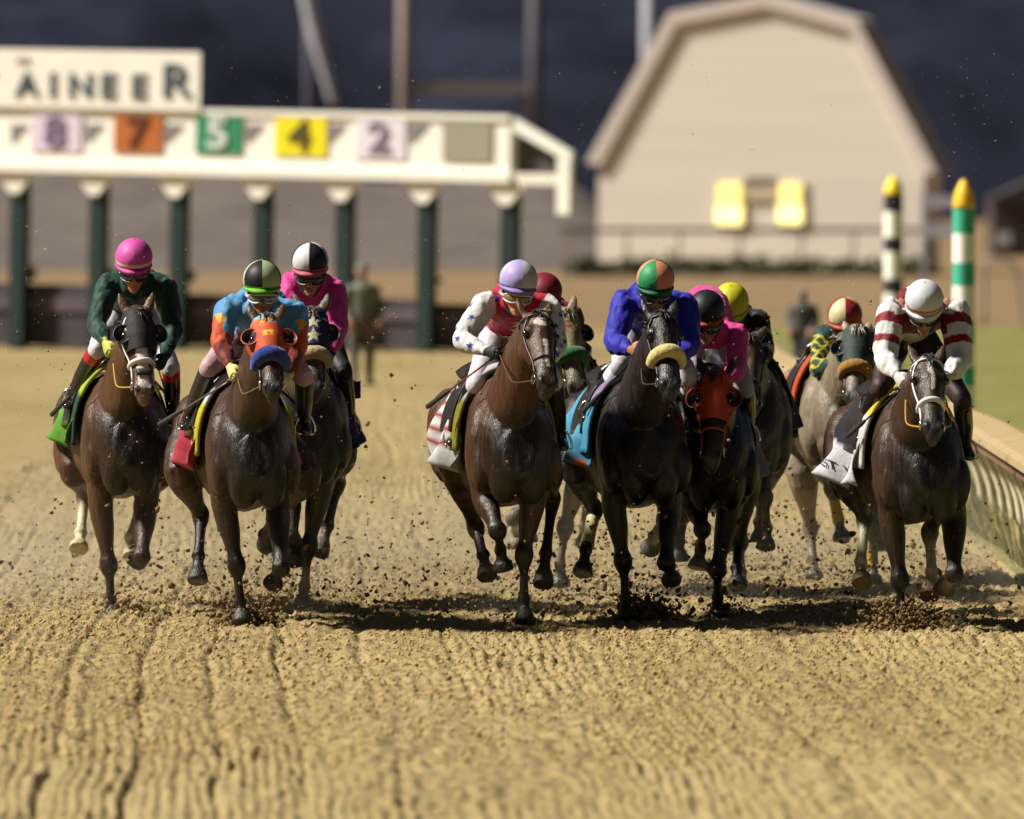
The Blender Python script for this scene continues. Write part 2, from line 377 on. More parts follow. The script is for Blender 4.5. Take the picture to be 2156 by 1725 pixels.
# ---------------------------------------------------------------- distance poles
def pole(u, vtop, vbot, d, wpx, bands, label, ccap):
    b = P(u, vbot, d); s = FPX / d; z0 = HC - (vbot - 289) / s; base = A(b[0], d, 0); e = empty('distance_pole', base)
    tag(e, label, 'striped pole', 'striped distance poles by the rail'); r = wpx / s / 2
    top = HC - (vtop - 289) / s; zs = [top - .0]
    m = MB(); z = HC - (bands[0][0] - 289) / s
    for (v0, v1, c) in bands:
        za, zb = HC - (v0 - 289) / s, HC - (v1 - 289) / s
        zb = max(zb, -.05)
        m.loft([(A(base[0], d, za), r, r, c), (A(base[0], d, zb), r, r, c)], (1, 0, 0), 1, 40)
    m.build('shaft', M_PAINT(), e, base, False)
    k = MB(); zt = HC - (bands[0][0] - 289) / s
    k.loft([(A(base[0], d, zt), r * 1.04, r * 1.04, ccap), (A(base[0], d, zt + (top - zt) * .5), r * .85, r * .85, ccap), (A(base[0], d, zt + (top - zt) * .85), r * .45, r * .45, ccap), (A(base[0], d, top), r * .2, r * .2, ccap)], (1, 0, 0), 4, 20)
    k.build('pointed_cap', M_PAINT(), e, base)
WH, GRN, BLK, YEL = lin(238, 236, 222), lin(60, 168, 138), lin(38, 34, 44), lin(236, 190, 30)
pole(2029, 378, 880, 112, 47, [(438, 492, GRN), (492, 553, WH), (553, 602, GRN), (602, 676, WH), (676, 728, GRN), (728, 772, WH), (772, 812, GRN), (812, 905, WH), (905, 960, GRN)],
     'green and white striped pole with pointed yellow top on the right, nearest the infield', lin(232, 180, 30))
pole(1881, 370, 720, 150, 40, [(410, 446, BLK), (446, 500, WH), (500, 530, BLK), (530, 588, WH), (588, 618, BLK), (618, 660, WH), (660, 700, BLK), (700, 790, WH)],
     'black and white striped pole with yellow top standing before the barn corner', lin(238, 204, 36))

# ---------------------------------------------------------------- the starting gate
GD = 164.
def gate():
    s = FPX / GD; X = lambda u: (u - 1078) / s; Z = lambda v: HC - (v - 289) / s
    e = empty('starting_gate', (X(535), GD, 0)); e.rotation_euler = (0, R(1.1), R(-25)); e.scale = (1.10, 1, 1)
    tag(e, 'long white starting gate with coloured number panels under a big sign board', 'starting gate'); o3 = A(X(535), GD, 0)
    white, cream = lin(240, 236, 226), lin(232, 226, 214)
    mp = M_PAINT()
    b = MB(); x0, x1 = X(-330), X(1068)
    b.box((x0, GD, Z(367)), (x1, GD + .25, Z(238)), white); b.box((x0, GD - .06, Z(372)), (x1 + .02, GD - .002, Z(352)), white); b.box((x0, GD - .04, Z(243)), (x1, GD - .002, Z(232)), white)
    b.build('roof_beam', mp, e, o3, False)
    # right hand wing: a sloping arm and a drop
    w = MB(); w.prism([(X(1070), Z(236)), (X(1195), Z(308)), (X(1195), Z(330)), (X(1070), Z(262))], GD, GD + .16, white)
    w.box((X(1166), GD + .01, Z(436)), (X(1193), GD + .15, Z(316)), white); w.box((X(1072), GD + .01, Z(376)), (X(1166), GD + .15, Z(352)), cream)
    w.build('wing_frame', mp, e, o3, False)
    pl = MB(); pl.box((X(1072), GD + .2, Z(352)), (X(1164), GD + .24, Z(285)), lin(72, 66, 66)); pl.build('wing_panel', mp, e, o3, False)
    g = MB(); g.box((X(-330), GD - .07, Z(236)), (X(414), GD - .035, Z(112)), cream)
    sb = g.build('sign_board', mp, e, o3, False)
    def text(ch, u, v, hpx, col, parent, name, y, font_sc=(1, 1), bold=0.0):
        cu = bpy.data.curves.new('t', 'FONT'); cu.body = ch; cu.align_x = 'CENTER'; cu.align_y = 'CENTER'; cu.size = hpx / s / .70; cu.extrude = .012; cu.offset = bold
        ob = bpy.data.objects.new('t', cu); COL.objects.link(ob); dg = bpy.context.evaluated_depsgraph_get()
        me = bpy.data.meshes.new_from_object(ob.evaluated_get(dg)); bpy.data.objects.remove(ob)
        for vv in me.vertices:
            x, yv, z = vv.co; vv.co = (X(u) + x * font_sc[0] - o3[0], y - GD - z, Z(v) + yv * font_sc[1])
        set_col(me, np.tile(col, (len(me.vertices), 1))); me.materials.clear()
        return link(name, me, mp, parent, False)
    ink = lin(58, 74, 84)
    for ch, u in (('M', -300), ('O', -245), ('U', -185), ('N', -125), ('T', -52), ('A', 42), ('I', 98), ('N', 158), ('E', 218), ('E', 284)):
        text(ch, u, 190, 50, ink, sb, 'letter', GD - .085, (1.0, 1), .012)
    text('R', 364, 178, 70, ink, sb, 'letter', GD - .085, (1.1, 1), .014); text('THE', 30, 137, 12, lin(186, 180, 184), sb, 'letter', GD - .085)
    for u0, u1, v0, v1, c, ch, ci in ((50, 157, 243, 320, lin(214, 198, 214), '8', lin(112, 88, 118)), (228, 332, 243, 322, lin(178, 98, 44), '7', lin(92, 44, 30)), (404, 502, 245, 324, lin(40, 130, 92), '5', lin(214, 216, 214)),
                                     (573, 683, 247, 328, lin(234, 216, 20), '4', lin(84, 76, 22)), (745, 850, 250, 334, lin(222, 214, 224), '2', lin(120, 104, 126)), (928, 1030, 252, 338, lin(150, 146, 128), None, None)):
        q = MB(); dz = math.tan(R(1.1)) * (X((u0 + u1) / 2) - o3[0])
        q.box((X(u0), GD - .03, Z(v1) + dz), (X(u1), GD - .003, Z(v0) + dz), c); pn = q.build('number_panel', mp, e, o3, False)
        if ch: text(ch, (u0 + u1) / 2 - 2, (v0 + v1) / 2 - dz * s, 62, ci, pn, 'digit', GD - .045, (1.1, 1), .012)
    # thin grey triangles painting shadows on the beam beside each panel
    for u in (15, 178, 350, 522, 696, 870):
        q = MB(); dz = math.tan(R(1.1)) * (X(u) - o3[0]); q.prism([(X(u - 12), Z(262) + dz), (X(u + 26), Z(262) + dz), (X(u - 10), Z(300) + dz)], GD - .022, GD - .004, lin(128, 124, 128)); q.build('shadow_triangle', mp, e, o3, False)
    dg = lin(22, 44, 40)
    for i, u in enumerate((10, 182, 356, 536, 710, 884, 1058, -165, -340)):
        dz = math.tan(R(1.1)) * (X(u) - o3[0])
        q = MB(); q.prism([(X(u - 44), Z(373)), (X(u + 44), Z(373)), (X(u + 8), Z(420)), (X(u - 8), Z(420))], GD + .02, GD + .10, cream); q.build('bracket', mp, e, o3, False)
        q = MB(); q.box((X(u - 15), GD + .12, .02 + dz), (X(u + 15), GD + .34, Z(368)), dg); q.box((X(u - 10), GD + .34, 1.0 + dz), (X(u + 10), GD + .62, 1.12), dg)
        q.build('post', mp, e, o3, False)
    for u0, u1, h in ((-300, 170, .95), (192, 346, .62), (366, 526, .80), (546, 700, .72), (720, 874, .76), (894, 950, .70)):
        q = MB(); dz = math.tan(R(1.1)) * (X((u0 + u1) / 2) - o3[0]); q.box((X(u0), GD + .4, .05 + dz), (X(u1), GD + .75, h + dz), lin(58, 48, 54)); q.box((X(u0) + .05, GD + .36, h * .6 + dz), (X(u1) - .05, GD + .398, h * .82 + dz), lin(84, 70, 76))
        q.build('padded_panel', mat('dark padding', None, .7, var=.3, vscale=3), e, o3, False)
gate()

# ---------------------------------------------------------------- barn, fences, poles behind
BD = 262.
def barn():
    s = FPX / BD; X = lambda u: (u - 1078) / s; Z = lambda v: HC - (v - 289) / s
    e = empty('barn', (X(1598), BD, 0)); o3 = A(X(1598), BD, 0); e.rotation_euler = (0, R(.8), R(-13)); e.scale = (1.02, 1, 1); tag(e, 'beige gambrel roofed barn with two lit yellow windows behind the track', 'barn')
    wall = mat('beige siding', lin(236, 226, 212), .8, spec=.2, var=.05, vscale=.6, bump=.25, bscale=2.5, bstretch=(.05, .05, 1.6), bdist=.03)
    prof = [(X(1256), -.1), (X(1940), -.1), (X(1942), Z(342)), (X(1785), Z(52)), (X(1601), Z(6)), (X(1412), Z(44)), (X(1256), Z(338))]
    m = MB(); m.prism(prof, BD, BD + 2.0); m.build('wall', wall, e, o3, False)
    outer = [(X(1970), Z(356)), (X(1796), Z(38)), (X(1601), Z(-12)), (X(1402), Z(28)), (X(1230), Z(348))]
    inner = [(X(1942), Z(362)), (X(1780), Z(62)), (X(1601), Z(14)), (X(1418), Z(52)), (X(1258), Z(354))]
    r = MB()
    for i in range(4):
        r.prism([outer[i], outer[i + 1], inner[i + 1], inner[i]], BD - .10, BD - .02, lin(222, 208, 200))
    r.build('barge_board', M_PAINT(), e, o3, False)
    rf = MB()
    for i in range(4):
        a, b2 = outer[i], outer[i + 1]; c, d2 = [(p[0] * .93 + q[0] * .07, p[1] * .93 + q[1] * .07) for p, q in zip((a, b2), (inner[i], inner[i + 1]))]
        rf.prism([a, b2, d2, c], BD - .018, BD + 2.0, lin(170, 160, 156))
    rf.build('roof', mat('roof shingle', None, .85, var=.2, vscale=3), e, o3, False)
    for u0, u1, v0, v1 in ((1508, 1562, 388, 474), (1638, 1688, 386, 470)):
        f = MB(); f.box((X(u0 - 5), BD - .05, Z(v1 + 4)), (X(u1 + 5), BD - .003, Z(v0 - 4)), lin(196, 186, 168)); fo = f.build('window', M_PAINT(), e, o3, False)
        g = MB(); vm = (v0 + v1) / 2 - 4
        g.box((X(u0), BD - .08, Z(v1)), (X(u1), BD - .052, Z(vm + 5)), lin(255, 238, 160)); g.box((X(u0 + 3), BD - .08, Z(vm)), (X(u1 - 3), BD - .052, Z(v0)), lin(240, 214, 120))
        g.build('lit_pane', mat('lit window', None, .3, emit=.75), fo, o3, False)
    q = MB(); q.box((X(1566), BD - .06, Z(420)), (X(1634), BD - .003, Z(400)), lin(216, 200, 168)); q.box((X(1568), BD - .05, Z(384)), (X(1632), BD - .003, Z(374)), lin(120, 108, 96)); q.build('sign_plate', M_PAINT(), e, o3, False)
barn()
def bg_fence():
    d = 256.; s = FPX / d; X = lambda u: (u - 1078) / s; Z = lambda v: HC - (v - 289) / s
    e = empty('post_and_rail_fence', (X(1600), d, 0)); o3 = A(X(1600), d, 0); tag(e, 'thin brown post and rail fence running in front of the barn', 'fence')
    m = M_PAINT(); c = lin(112, 98, 88)
    q = MB(); q.box((X(1180), d, Z(490)), (X(1950), d + .06, Z(480)), c); q.build('rail', m, e, o3, False)
    for u in (1200, 1322, 1432, 1560, 1690, 1800, 1920):
        q = MB(); q.bar((X(u - 6), d + .10, -.06), (X(u), d + .10, Z(478)), .03, .03, c); q.build('post', m, e, o3, False)
bg_fence()
def white_fence():
    d = 215.; s = FPX / d; X = lambda u: (u - 1078) / s; Z = lambda v: HC - (v - 289) / s
    e = empty('board_fence', (X(1985), d, 0)); o3 = A(X(1985), d, 0); tag(e, 'short white two board fence between the striped poles', 'fence'); m = M_PAINT()
    for v0, v1 in ((412, 438), (472, 500)):
        q = MB(); q.box((X(1938), d, Z(v1)), (X(2040), d + .05, Z(v0)), lin(206, 208, 222)); q.build('board', m, e, o3, False)
    for u in (2036,):
        q = MB(); q.box((X(u - 10), d + .06, -.06), (X(u + 10), d + .16, Z(408)), lin(206, 208, 222)); q.build('post', m, e, o3, False)
    q = MB(); q.box((X(1940), d + .06, -.06), (X(1950), d + .16, Z(408)), lin(180, 182, 196)); q.build('post', m, e, o3, False)
white_fence()
def shed():
    d = 300.; s = FPX / d; X = lambda u: (u - 1078) / s; Z = lambda v: HC - (v - 289) / s
    e = empty('shed', (X(2180), d, 0)); o3 = A(X(2180), d, 0); tag(e, 'dim brown shed cut by the right edge beyond the striped poles', 'shed')
    q = MB(); q.box((X(2090), d, -.1), (X(2300), d + 4, Z(420)), lin(72, 60, 58)); q.build('wall', M_PAINT(), e, o3, False)
    q = MB(); q.prism([(X(2082), Z(421)), (X(2308), Z(421)), (X(2195), Z(370))], d - .2, d + 4.2, lin(60, 52, 56)); q.build('roof', M_PAINT(), e, o3, False)
    q = MB(); q.box((X(2095), d - .04, Z(516)), (X(2128), d - .003, Z(490)), lin(196, 198, 204)); q.build('window', M_PAINT(), e, o3, False)
shed()
def hoop():
    d = 190.; s = FPX / d; X = lambda u: (u - 1078) / s; Z = lambda v: HC - (v - 289) / s
    q = MB(); q.tube([(X(2072), d, -.05), (X(2074), d, Z(560)), (X(2100), d, Z(548)), (X(2136), d, Z(562)), (X(2150), d, Z(640)), (X(2158), d, -.05)], .035, lin(140, 132, 122))
    o = q.build('hoop_barrier', M_PAINT(), None, None); tag(o, 'thin grey bent pipe hoop standing on the infield at right', 'pipe hoop')
hoop()
def tall_pole(name, label, u, v0, v1, d, wpx, col, extra=None, lean=0):
    s = FPX / d; X = lambda q: (q - 1078) / s; Z = lambda q: HC - (q - 289) / s
    base = A(X(u), d, 0); e = empty(name, base); tag(e, label, 'pole', 'utility poles behind the starting gate'); m = mat('pole finish', None, .7, var=.1, vscale=2)
    q = MB(); q.loft([(A(X(u), d, -.3), wpx / s / 2, wpx / s / 2, col), (A(X(u) + lean, d, Z(v0)), wpx / s / 2.4, wpx / s / 2.4, col)], (1, 0, 0), 1, 12); q.build('shaft', m, e, base)
    if extra: extra(e, base, X, Z, d, m)
def cross(e, base, X, Z, d, m):
    q = MB(); q.box((X(868), d - .1, Z(198)), (X(1112), d + .1, Z(174)), lin(132, 122, 124)); q.build('crossbar', m, e, base, False)
    q = MB(); q.box((X(1096), d - .09, -.3), (X(1116), d + .09, Z(199)), lin(84, 76, 82)); q.build('support', m, e, base, False)
def boom(e, base, X, Z, d, m):
    q = MB(); q.tube([(X(640), d - .3, Z(-40)), (X(660), d - .3, Z(60)), (X(684), d - .3, Z(150)), (X(704), d - .3, Z(225))], [.21, .2, .16, .1], lin(176, 172, 186)); q.build('brace_arm', m, e, base)
tall_pole('utility_pole', 'brown pole with a grey crossbar to its right above the starting gate', 850, -120, 0, 330, 30, lin(120, 104, 96), cross)
tall_pole('utility_pole', 'dim grey pole with a pale slanting arm above the starting gate', 650, -120, 0, 320, 22, lin(66, 62, 78), boom)
tall_pole('utility_pole', 'pale grey pole rising behind the left slope of the barn roof', 1364, -120, 0, 310, 32, lin(150, 148, 160))
tall_pole('utility_pole', 'faint dark pole directly above the right end of the crossbar', 1126, -120, 0, 350, 34, lin(58, 54, 62))
def bank():
    xs = np.linspace(-34, 6, 60); ysb = np.linspace(268, 300, 14)
    def z(X, Y):
        t = np.clip((Y - 270) / 22, 0, 1); return -.05 + t * (2.1 + .35 * vnoise(X * .3, Y * .3, X * 0, 8)) * np.clip((4.5 - X) / 3, 0, 1)
    grid_mesh('embankment', xs, ysb, z, mat('bare bank', lin(92, 84, 80), .95, spec=.1, var=.25, vscale=.5))
bank()
def shrubs(label, x0, x1, d, h, n, seed, col):
    r = np.random.default_rng(seed); k = n * 30
    c = np.stack([r.uniform(x0, x1, n), r.uniform(d - 1, d + 1, n), r.uniform(.02, h, n)], 1)
    p = np.repeat(c, 30, 0) + r.normal(0, .09, (k, 3)); p[:, 2] = np.abs(p[:, 2])
    a = r.normal(0, .09, (k, 3)); b = r.normal(0, .09, (k, 3))
    V = np.stack([p - a, p + b, p + a, p - b], 1).reshape(-1, 3); i = np.arange(k) * 4
    cc = np.array(col) * r.uniform(.5, 1.4, (k, 1))
    return tag(MB().add(V, np.stack([i, i + 1, i + 2, i + 3], 1).tolist(), np.repeat(cc, 4, 0)).build('shrub', mat('shrub leaves', None, .8), smooth=False), label, 'hedge')
shrubs('low dark green hedge along the foot of the barn wall', (1170 - 1078) / 91, (1960 - 1078) / 91, 259, .08, 110, 4, lin(76, 74, 48))

# ---------------------------------------------------------------- horses
def lerp(a, b, t): return a * (1 - t) + b * t
HEADC = [(-.06, .062, .062, -.035), (.03, .088, .105, -.035), (.16, .100, .125, -.04), (.30, .102, .135, -.045), (.45, .084, .112, -.03),
         (.60, .066, .082, -.010), (.74, .060, .066, .0), (.86, .064, .058, .004), (.95, .058, .05, .0), (1.0, .040, .034, -.006)]
def headsec(t):
    k = np.array(HEADC); return [np.interp(t, k[:, 0], k[:, i]) for i in (1, 2, 3)]

class Horse:
    def __init__(h, S):
        h.S = S; u, v = S['contact']; h.d0 = ground_d(v); g = P(u, v, h.d0); h.o = A(g[0], g[1], 0)
        h.L = lambda u, v, dy=0.: P(u, v, h.d0 + dy) - h.o
        h.root = empty('race_horse', h.o); tag(h.root, S['label'], 'horse', 'race horses galloping towards the camera')
        cu, cv = S['chest']; c = h.L(cu, cv, -.05); h.xc, h.dz = c[0], c[2] - .77
        h.ty = math.tan(R(S.get('yaw', 8)))
        h.frame(); h.body(); h.tack()
    def cx(h, y): return h.xc - h.ty * (y + .05)
    def trunk(h, y):
        k = np.array([(-.40, .10, .15, 1.14), (-.32, .19, .25, 1.13), (-.15, .245, .345, 1.15), (.05, .265, .395, 1.165), (.3, .25, .43, 1.185), (.6, .275, .41, 1.165),
                      (.9, .285, .37, 1.18), (1.15, .275, .34, 1.215), (1.4, .265, .34, 1.235), (1.62, .20, .27, 1.22), (1.76, .10, .16, 1.2)])
        return [np.interp(y, k[:, 0], k[:, i]) for i in (1, 2, 3)]
    def frame(h):
        S = h.S; h.poll = h.L(*S['poll'], S.get('poll_y', -.80))
        n = h.L(*S['nose'], -1.0); Lh = S.get('head_len', .62); dz = np.linalg.norm((n - h.poll)[[0, 2]])
        off = math.sqrt(max(Lh ** 2 - dz ** 2, .10 ** 2)); h.nose = h.L(*S['nose'], S.get('poll_y', -.80) - off)
        h.a = unit(h.nose - h.poll); h.Lh = np.linalg.norm(h.nose - h.poll)
        hy = R(S.get('head_yaw', 8)); l = A(math.cos(hy), math.sin(hy), 0); l = unit(l - h.a * (l @ h.a))
        n = np.cross(h.a, l); n = n if n[1] < 0 else -n
        h.l, h.n = l, n
    def q(h, t, lat=0., fr=0.): return h.poll + h.a * t * h.Lh + h.l * lat + h.n * fr
    def body(h):
        S = h.S; b = MB(); base, dark, = np.array(S['coat']), np.array(S.get('points', (.012, .008, .006)))
        muz = np.array(S.get('muzzle', lerp(base, dark, .7))); belly = np.array(S.get('belly', base))
        brst_shade = lerp(base, dark * .55, S.get('breast', .92))  # chest shade painted into the coat: front darker than the flanks
        # trunk
        ct = []
        for y in (-.40, -.34, -.22, -.08, .1, .3, .55, .8, 1.05, 1.3, 1.52, 1.68, 1.76):
            w, hh, zc = h.trunk(y); ct.append((A(h.cx(y), y, zc + h.dz), w, hh, brst_shade if y < -.12 else lerp(base, brst_shade, .5) if y < .05 else base))
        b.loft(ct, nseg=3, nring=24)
        for s in (-1, 1):
            b.ball((h.cx(0) + s * .185, .04, 1.12 + h.dz), (.105, .25, .31), base)
            b.ball((h.cx(-.2) + s * .205, -.12, 1.04 + h.dz), (.082, .13, .17), base)        # point of the shoulder
            b.ball((h.cx(-.3) + s * .085, -.255, .985 + h.dz), (.105, .135, .20), brst_shade)       # breast muscles
            b.ball((h.cx(1.35) + s * .16, 1.3, 1.22 + h.dz), (.17, .32, .27), base)           # croup
        b.ball((h.cx(.28), .30, 1.50 + h.dz), (.085, .38, .145), base)
        # neck
        p = h.poll; nb = A(h.cx(.12), .08, 1.26 + h.dz); th = h.q(.06, 0, -.10)
        m1 = lerp(nb, th, .38) + A(0, -.02, .05); m2 = lerp(nb, th, .72) + A(0, 0, .04)
        b.loft([(nb, .185, .36, base), (m1, .145, .275, base), (m2, .105, .20, base), (th, .082, .145, base), (h.q(.08, 0, -.03), .07, .09, base)], nseg=5, nring=20)
        # head
        b.loft([(h.q(t, 0, o), w, d, lerp(base, muz, float(np.clip((t - .7) / .12, 0, 1)))) for t, w, d, o in HEADC], hint=h.l, nseg=4, nring=20)
        ax = np.array([h.l, h.a, h.n])
        for s in (-1, 1):
            b.ball(h.q(.33, s * .062, -.10), (.042, .085, .07), base, ax)
            b.ball(h.q(.25, s * .078, .035), (.030, .045, .03), base, ax)
            b.ball(h.q(.90, s * .043, .035), (.026, .036, .026), muz, ax)
            b.loft([(h.q(.5, s * .062, .0), .012, .012, base), (h.q(.72, s * .055, .005), .012, .012, base)], hint=h.l, nseg=1, nring=8)
            # ears
            e0 = h.q(.0, s * .058, -.03); ed = unit(-h.a * .9 + h.l * s * S.get('ear_out', .32) + h.n * S.get('ear_fwd', .1)); es = unit(np.cross(ed, h.n))
            ln = S.get('ear', .17)
            b.loft([(e0 - ed * .04, .026, .022, base), (e0 + ed * .03, .032, .02, base), (e0 + ed * ln * .5, .036, .016, S.get('earcol', base * 1.9)), (e0 + ed * ln * .8, .022, .011, S.get('earcol', base * 1.9)), (e0 + ed * ln, .007, .007, S.get('eartip', dark))], hint=es, nseg=4, nring=12)
        b.ball(h.q(.97, 0, -.045), (.036, .05, .034), muz, ax); b.ball(h.q(1.0, 0, -.01), (.044, .03, .03), muz, ax)
        # legs
        h.leg = {}
        for key, sx, kind in (('fl', -1, 'f'), ('fr', 1, 'f'), ('hl', -1, 'h'), ('hr', 1, 'h')):
            if key not in S['legs']: continue
            G = S['legs'][key]; k = [h.L(*q) for q in G['k']]; h.leg[key] = k
            sock = G.get('sock'); lc = dark if 'legcol' not in S else np.array(S['legcol'])
            if G.get('col') is not None: lc = np.array(G['col'])
            w1 = np.minimum(np.array(sock) * 1.8, 1.1) if sock is not None else lc; hoof = np.array(G.get('hoof', S.get('hoofcol', (.06, .05, .04)))) * (1.5 if 'hoof' in G else 1)
            hl = 1 if kind == 'f' else .97
            if kind == 'f':
                kn, ft, hf = k[-3:]; el = k[0]; top = A(h.cx(0) + sx * .17, .05, 1.12 + h.dz)
                dn = unit(kn - el); dc = unit(ft - kn); mid = lerp(el, kn, .45)
                b.loft([(top, .10, .19, base), (el, .082, .12, lerp(base, lc, .3)), (lerp(el, kn, .4), .068, .085, lerp(base, lc, .55)), (lerp(el, kn, .78), .046, .052, lerp(base, lc, .8)), (kn - dn * .02, .062, .060, lc), (kn + dc * .035, .057, .053, lc),
                        (lerp(kn, ft, .34), .032, .038, lc if sock is None or G.get('sockt', 1) < 1 else w1), (lerp(kn, ft, .6), .0285, .036, w1), (lerp(kn, ft, .85), .032, .041, w1), (ft, .047, .049, w1)], nseg=4, nring=14)
            else:
                st, hk, ft, hf = k; top = A(h.cx(1.32) + sx * .15, 1.30, 1.2 + h.dz)
                dg = unit(hk - st); dc = unit(ft - hk)
                b.loft([(top, .16, .29, base), (lerp(top, st, .55), .165, .235, base), (st, .118, .145, base), (lerp(st, hk, .45), .078, .09, base), (lerp(st, hk, .8), .05, .062, lerp(base, lc, .5)), (hk - dg * .01, .060, .074, lc), (hk + dc * .05, .050, .060, lc),
                        (lerp(hk, ft, .30), .037, .044, lc if sock is None or G.get('sockt', 1) < 1 else w1), (lerp(hk, ft, .6), .033, .040, w1), (lerp(hk, ft, .85), .035, .044, w1), (ft, .050, .053, w1)], nseg=4, nring=14)
                b.ball(hk + A(0, .045, .03), (.03, .045, .05), lc)
            dp = unit(hf - ft); L = max(np.linalg.norm(hf - ft), .135); hf = ft + dp * L
            c0 = lerp(ft, hf, .52)
            b.loft([(ft - dp * .01, .040, .044, w1), (lerp(ft, hf, .28), .035, .038, w1), (c0, .046, .048, w1), (lerp(ft, hf, .58), .056, .060, hoof), (hf - dp * .012, .070, .074, hoof), (hf, .068, .072, hoof)], nseg=3, nring=16)
            if np.linalg.norm(hf) and G.get('shoe'): h.shoe(hf, dp)
        decs = []
        def face(co, N):
            r = co - h.poll; t = r @ h.a / h.Lh; lat = r @ h.l; fr = N @ h.n; fp = r @ h.n
            out = np.zeros(len(co), bool); near = (np.linalg.norm(r, axis=1) < .75) & (fr > .15)
            for kind, t0, t1, w, c in S.get('blaze', ()):
                ww = w * (1 + .35 * vnoise(t * 12, lat * 20, t * 0, 5))
                if kind == 'star': out |= near & (fp > -.01) & (((t - (t0 + t1) / 2) / ((t1 - t0) / 2)) ** 2 + ((lat - c) / ww) ** 2 < 1)
                else: out |= near & (fp > -.01) & (t > t0) & (t < t1) & (np.abs(lat - c) < ww)
            return out, np.array((1.0, .94, .84))
        if S.get('blaze'): decs.append(face)
        def nost(co, N):
            m = np.zeros(len(co), bool)
            for s in (-1, 1):
                r = co - h.q(.905, s * .048, .062); m |= ((r @ h.a / .026) ** 2 + (r @ h.l / .015) ** 2 + (r @ h.n / .05) ** 2) < 1
            r = co - h.q(.975, 0, 0); m |= (np.abs(r @ h.a + .25 * (r @ h.n)) < .006) & (np.linalg.norm(r, axis=1) < .07) & (r @ h.n < .035)
            return m, np.array((.006, .004, .004))
        decs.append(nost)
        decs.append(lambda co, N: (np.minimum(*[np.linalg.norm(co - h.q(.285, s * .10, .03), axis=1) for s in (-1, 1)]) < .036, np.array((.02, .014, .011))))
        if S.get('patches'): decs.append(lambda co, N: S['patches'](h, co, N))
        me = b.remesh(.0115, 7, .02, decs)
        # veins and muscle relief
        n = len(me.vertices); co = np.empty(n * 3, np.float32); me.vertices.foreach_get('co', co); co = co.reshape(-1, 3)
        N = np.empty(n * 3, np.float32); me.vertices.foreach_get('normal', N); N = N.reshape(-1, 3)
        w = .007 * vnoise(co[:, 0] * 9, co[:, 1] * 7, co[:, 2] * 5, S['seed']) + 0.0018 * vnoise(co[:, 0] * 34, co[:, 1] * 30, co[:, 2] * 5, S['seed'] + 2) + .0025 * vnoise(co[:, 0] * 26, co[:, 1] * 22, co[:, 2] * 12, S['seed'] + 1)
        w *= np.clip((co[:, 2] - .5) / .3, .15, 1)
        me.vertices.foreach_set('co', (co + N * w[:, None]).astype(np.float32).ravel()); me.update()
        me.name = 'body'; h.body_ob = link('body', me, M_COAT(), h.root)
        # eyes
        for s in (-1, 1):
            m = MB(); m.ball(h.q(.285, s * .0985, .028), .0245, (.012, .006, .004)); m.build('eye', M_GLOSS(), h.root)
        h.mane(dark); h.tail(dark)
    def shoe(h, p, d):
        s = unit(np.cross(d, A(0, 0, 1) if abs(d[2]) < .9 else A(0, 1, 0))); f = np.cross(d, s); m = MB()
        m.tube([p + d * .003 + (s * math.cos(a) + f * math.sin(a)) * .056 for a in np.linspace(-.5, 3.64, 12)], .007, (.6, .58, .52), 6, 2); m.build('horseshoe', M_METAL(), h.root)
    def mane(h, c):
        m = MB(); r = np.random.default_rng(h.S['seed']); p0 = h.q(.0, 0, -.12); p1 = A(h.cx(.25), .22, 1.60 + h.dz)
        for i in range(70):
            t = r.random(); b = lerp(p0, p1, t) + A(r.normal(0, .012), 0, .05 * math.sin(t * 3.1)); L = r.uniform(.08, .17); s = 1 if r.random() < .6 else -1
            e = b + A(s * L * .45 + r.normal(0, .02), L * .75, L * r.uniform(-.1, .5)); md = lerp(b, e, .5) + A(0, 0, .03)
            m.tube([b, md, e], [.007, .006, .0015], np.array(c) * r.uniform(.8, 2.2), 5, 2)
        for i in range(16):
            b = h.q(-.03, r.normal(0, .02), .03); e = h.q(r.uniform(.05, .2), r.normal(0, .035), .085 + r.uniform(0, .03)); m.tube([b, lerp(b, e, .5) + h.n * .03, e], [.006, .005, .001], np.array(c) * r.uniform(.8, 2), 5, 2)
        m.tube([h.q(-.03, 0, -.02), p0 + A(0, 0, .03), lerp(p0, p1, .5) + A(0, 0, .03), p1], [.03, .03, .034, .03], np.array(c) * 1.2, 8, 4)
        m.build('mane', M_HAIR(), h.root)
    def tail(h, c):
        m = MB(); r = np.random.default_rng(h.S['seed'] + 50); b = A(h.cx(1.72), 1.72, 1.34 + h.dz)
        for i in range(40):
            e = b + A(r.normal(0, .10), r.uniform(.45, .8), -r.uniform(.15, .5)); m.tube([b + A(*r.normal(0, .015, 3)), lerp(b, e, .4) + A(r.normal(0, .03), 0, .12), e], [.012, .011, .002], np.array(c) * r.uniform(.8, 2), 5, 3)
        m.build('tail', M_HAIR(), h.root)
    # ------------------------------------------------ tack
    def ring_pts(h, t, a0, a1, grow=0., n=16, tilt=0.):
        w, d, o = headsec(t); return [h.q(t + tilt * math.cos(a), math.sin(a) * (w + grow), o + math.cos(a) * (d + grow)) for a in np.linspace(a0, a1, n)]
    def strap(h, m, pts, wd, c, th=.004):
        m.tube(pts, th + wd * .25, c, 6, 3)
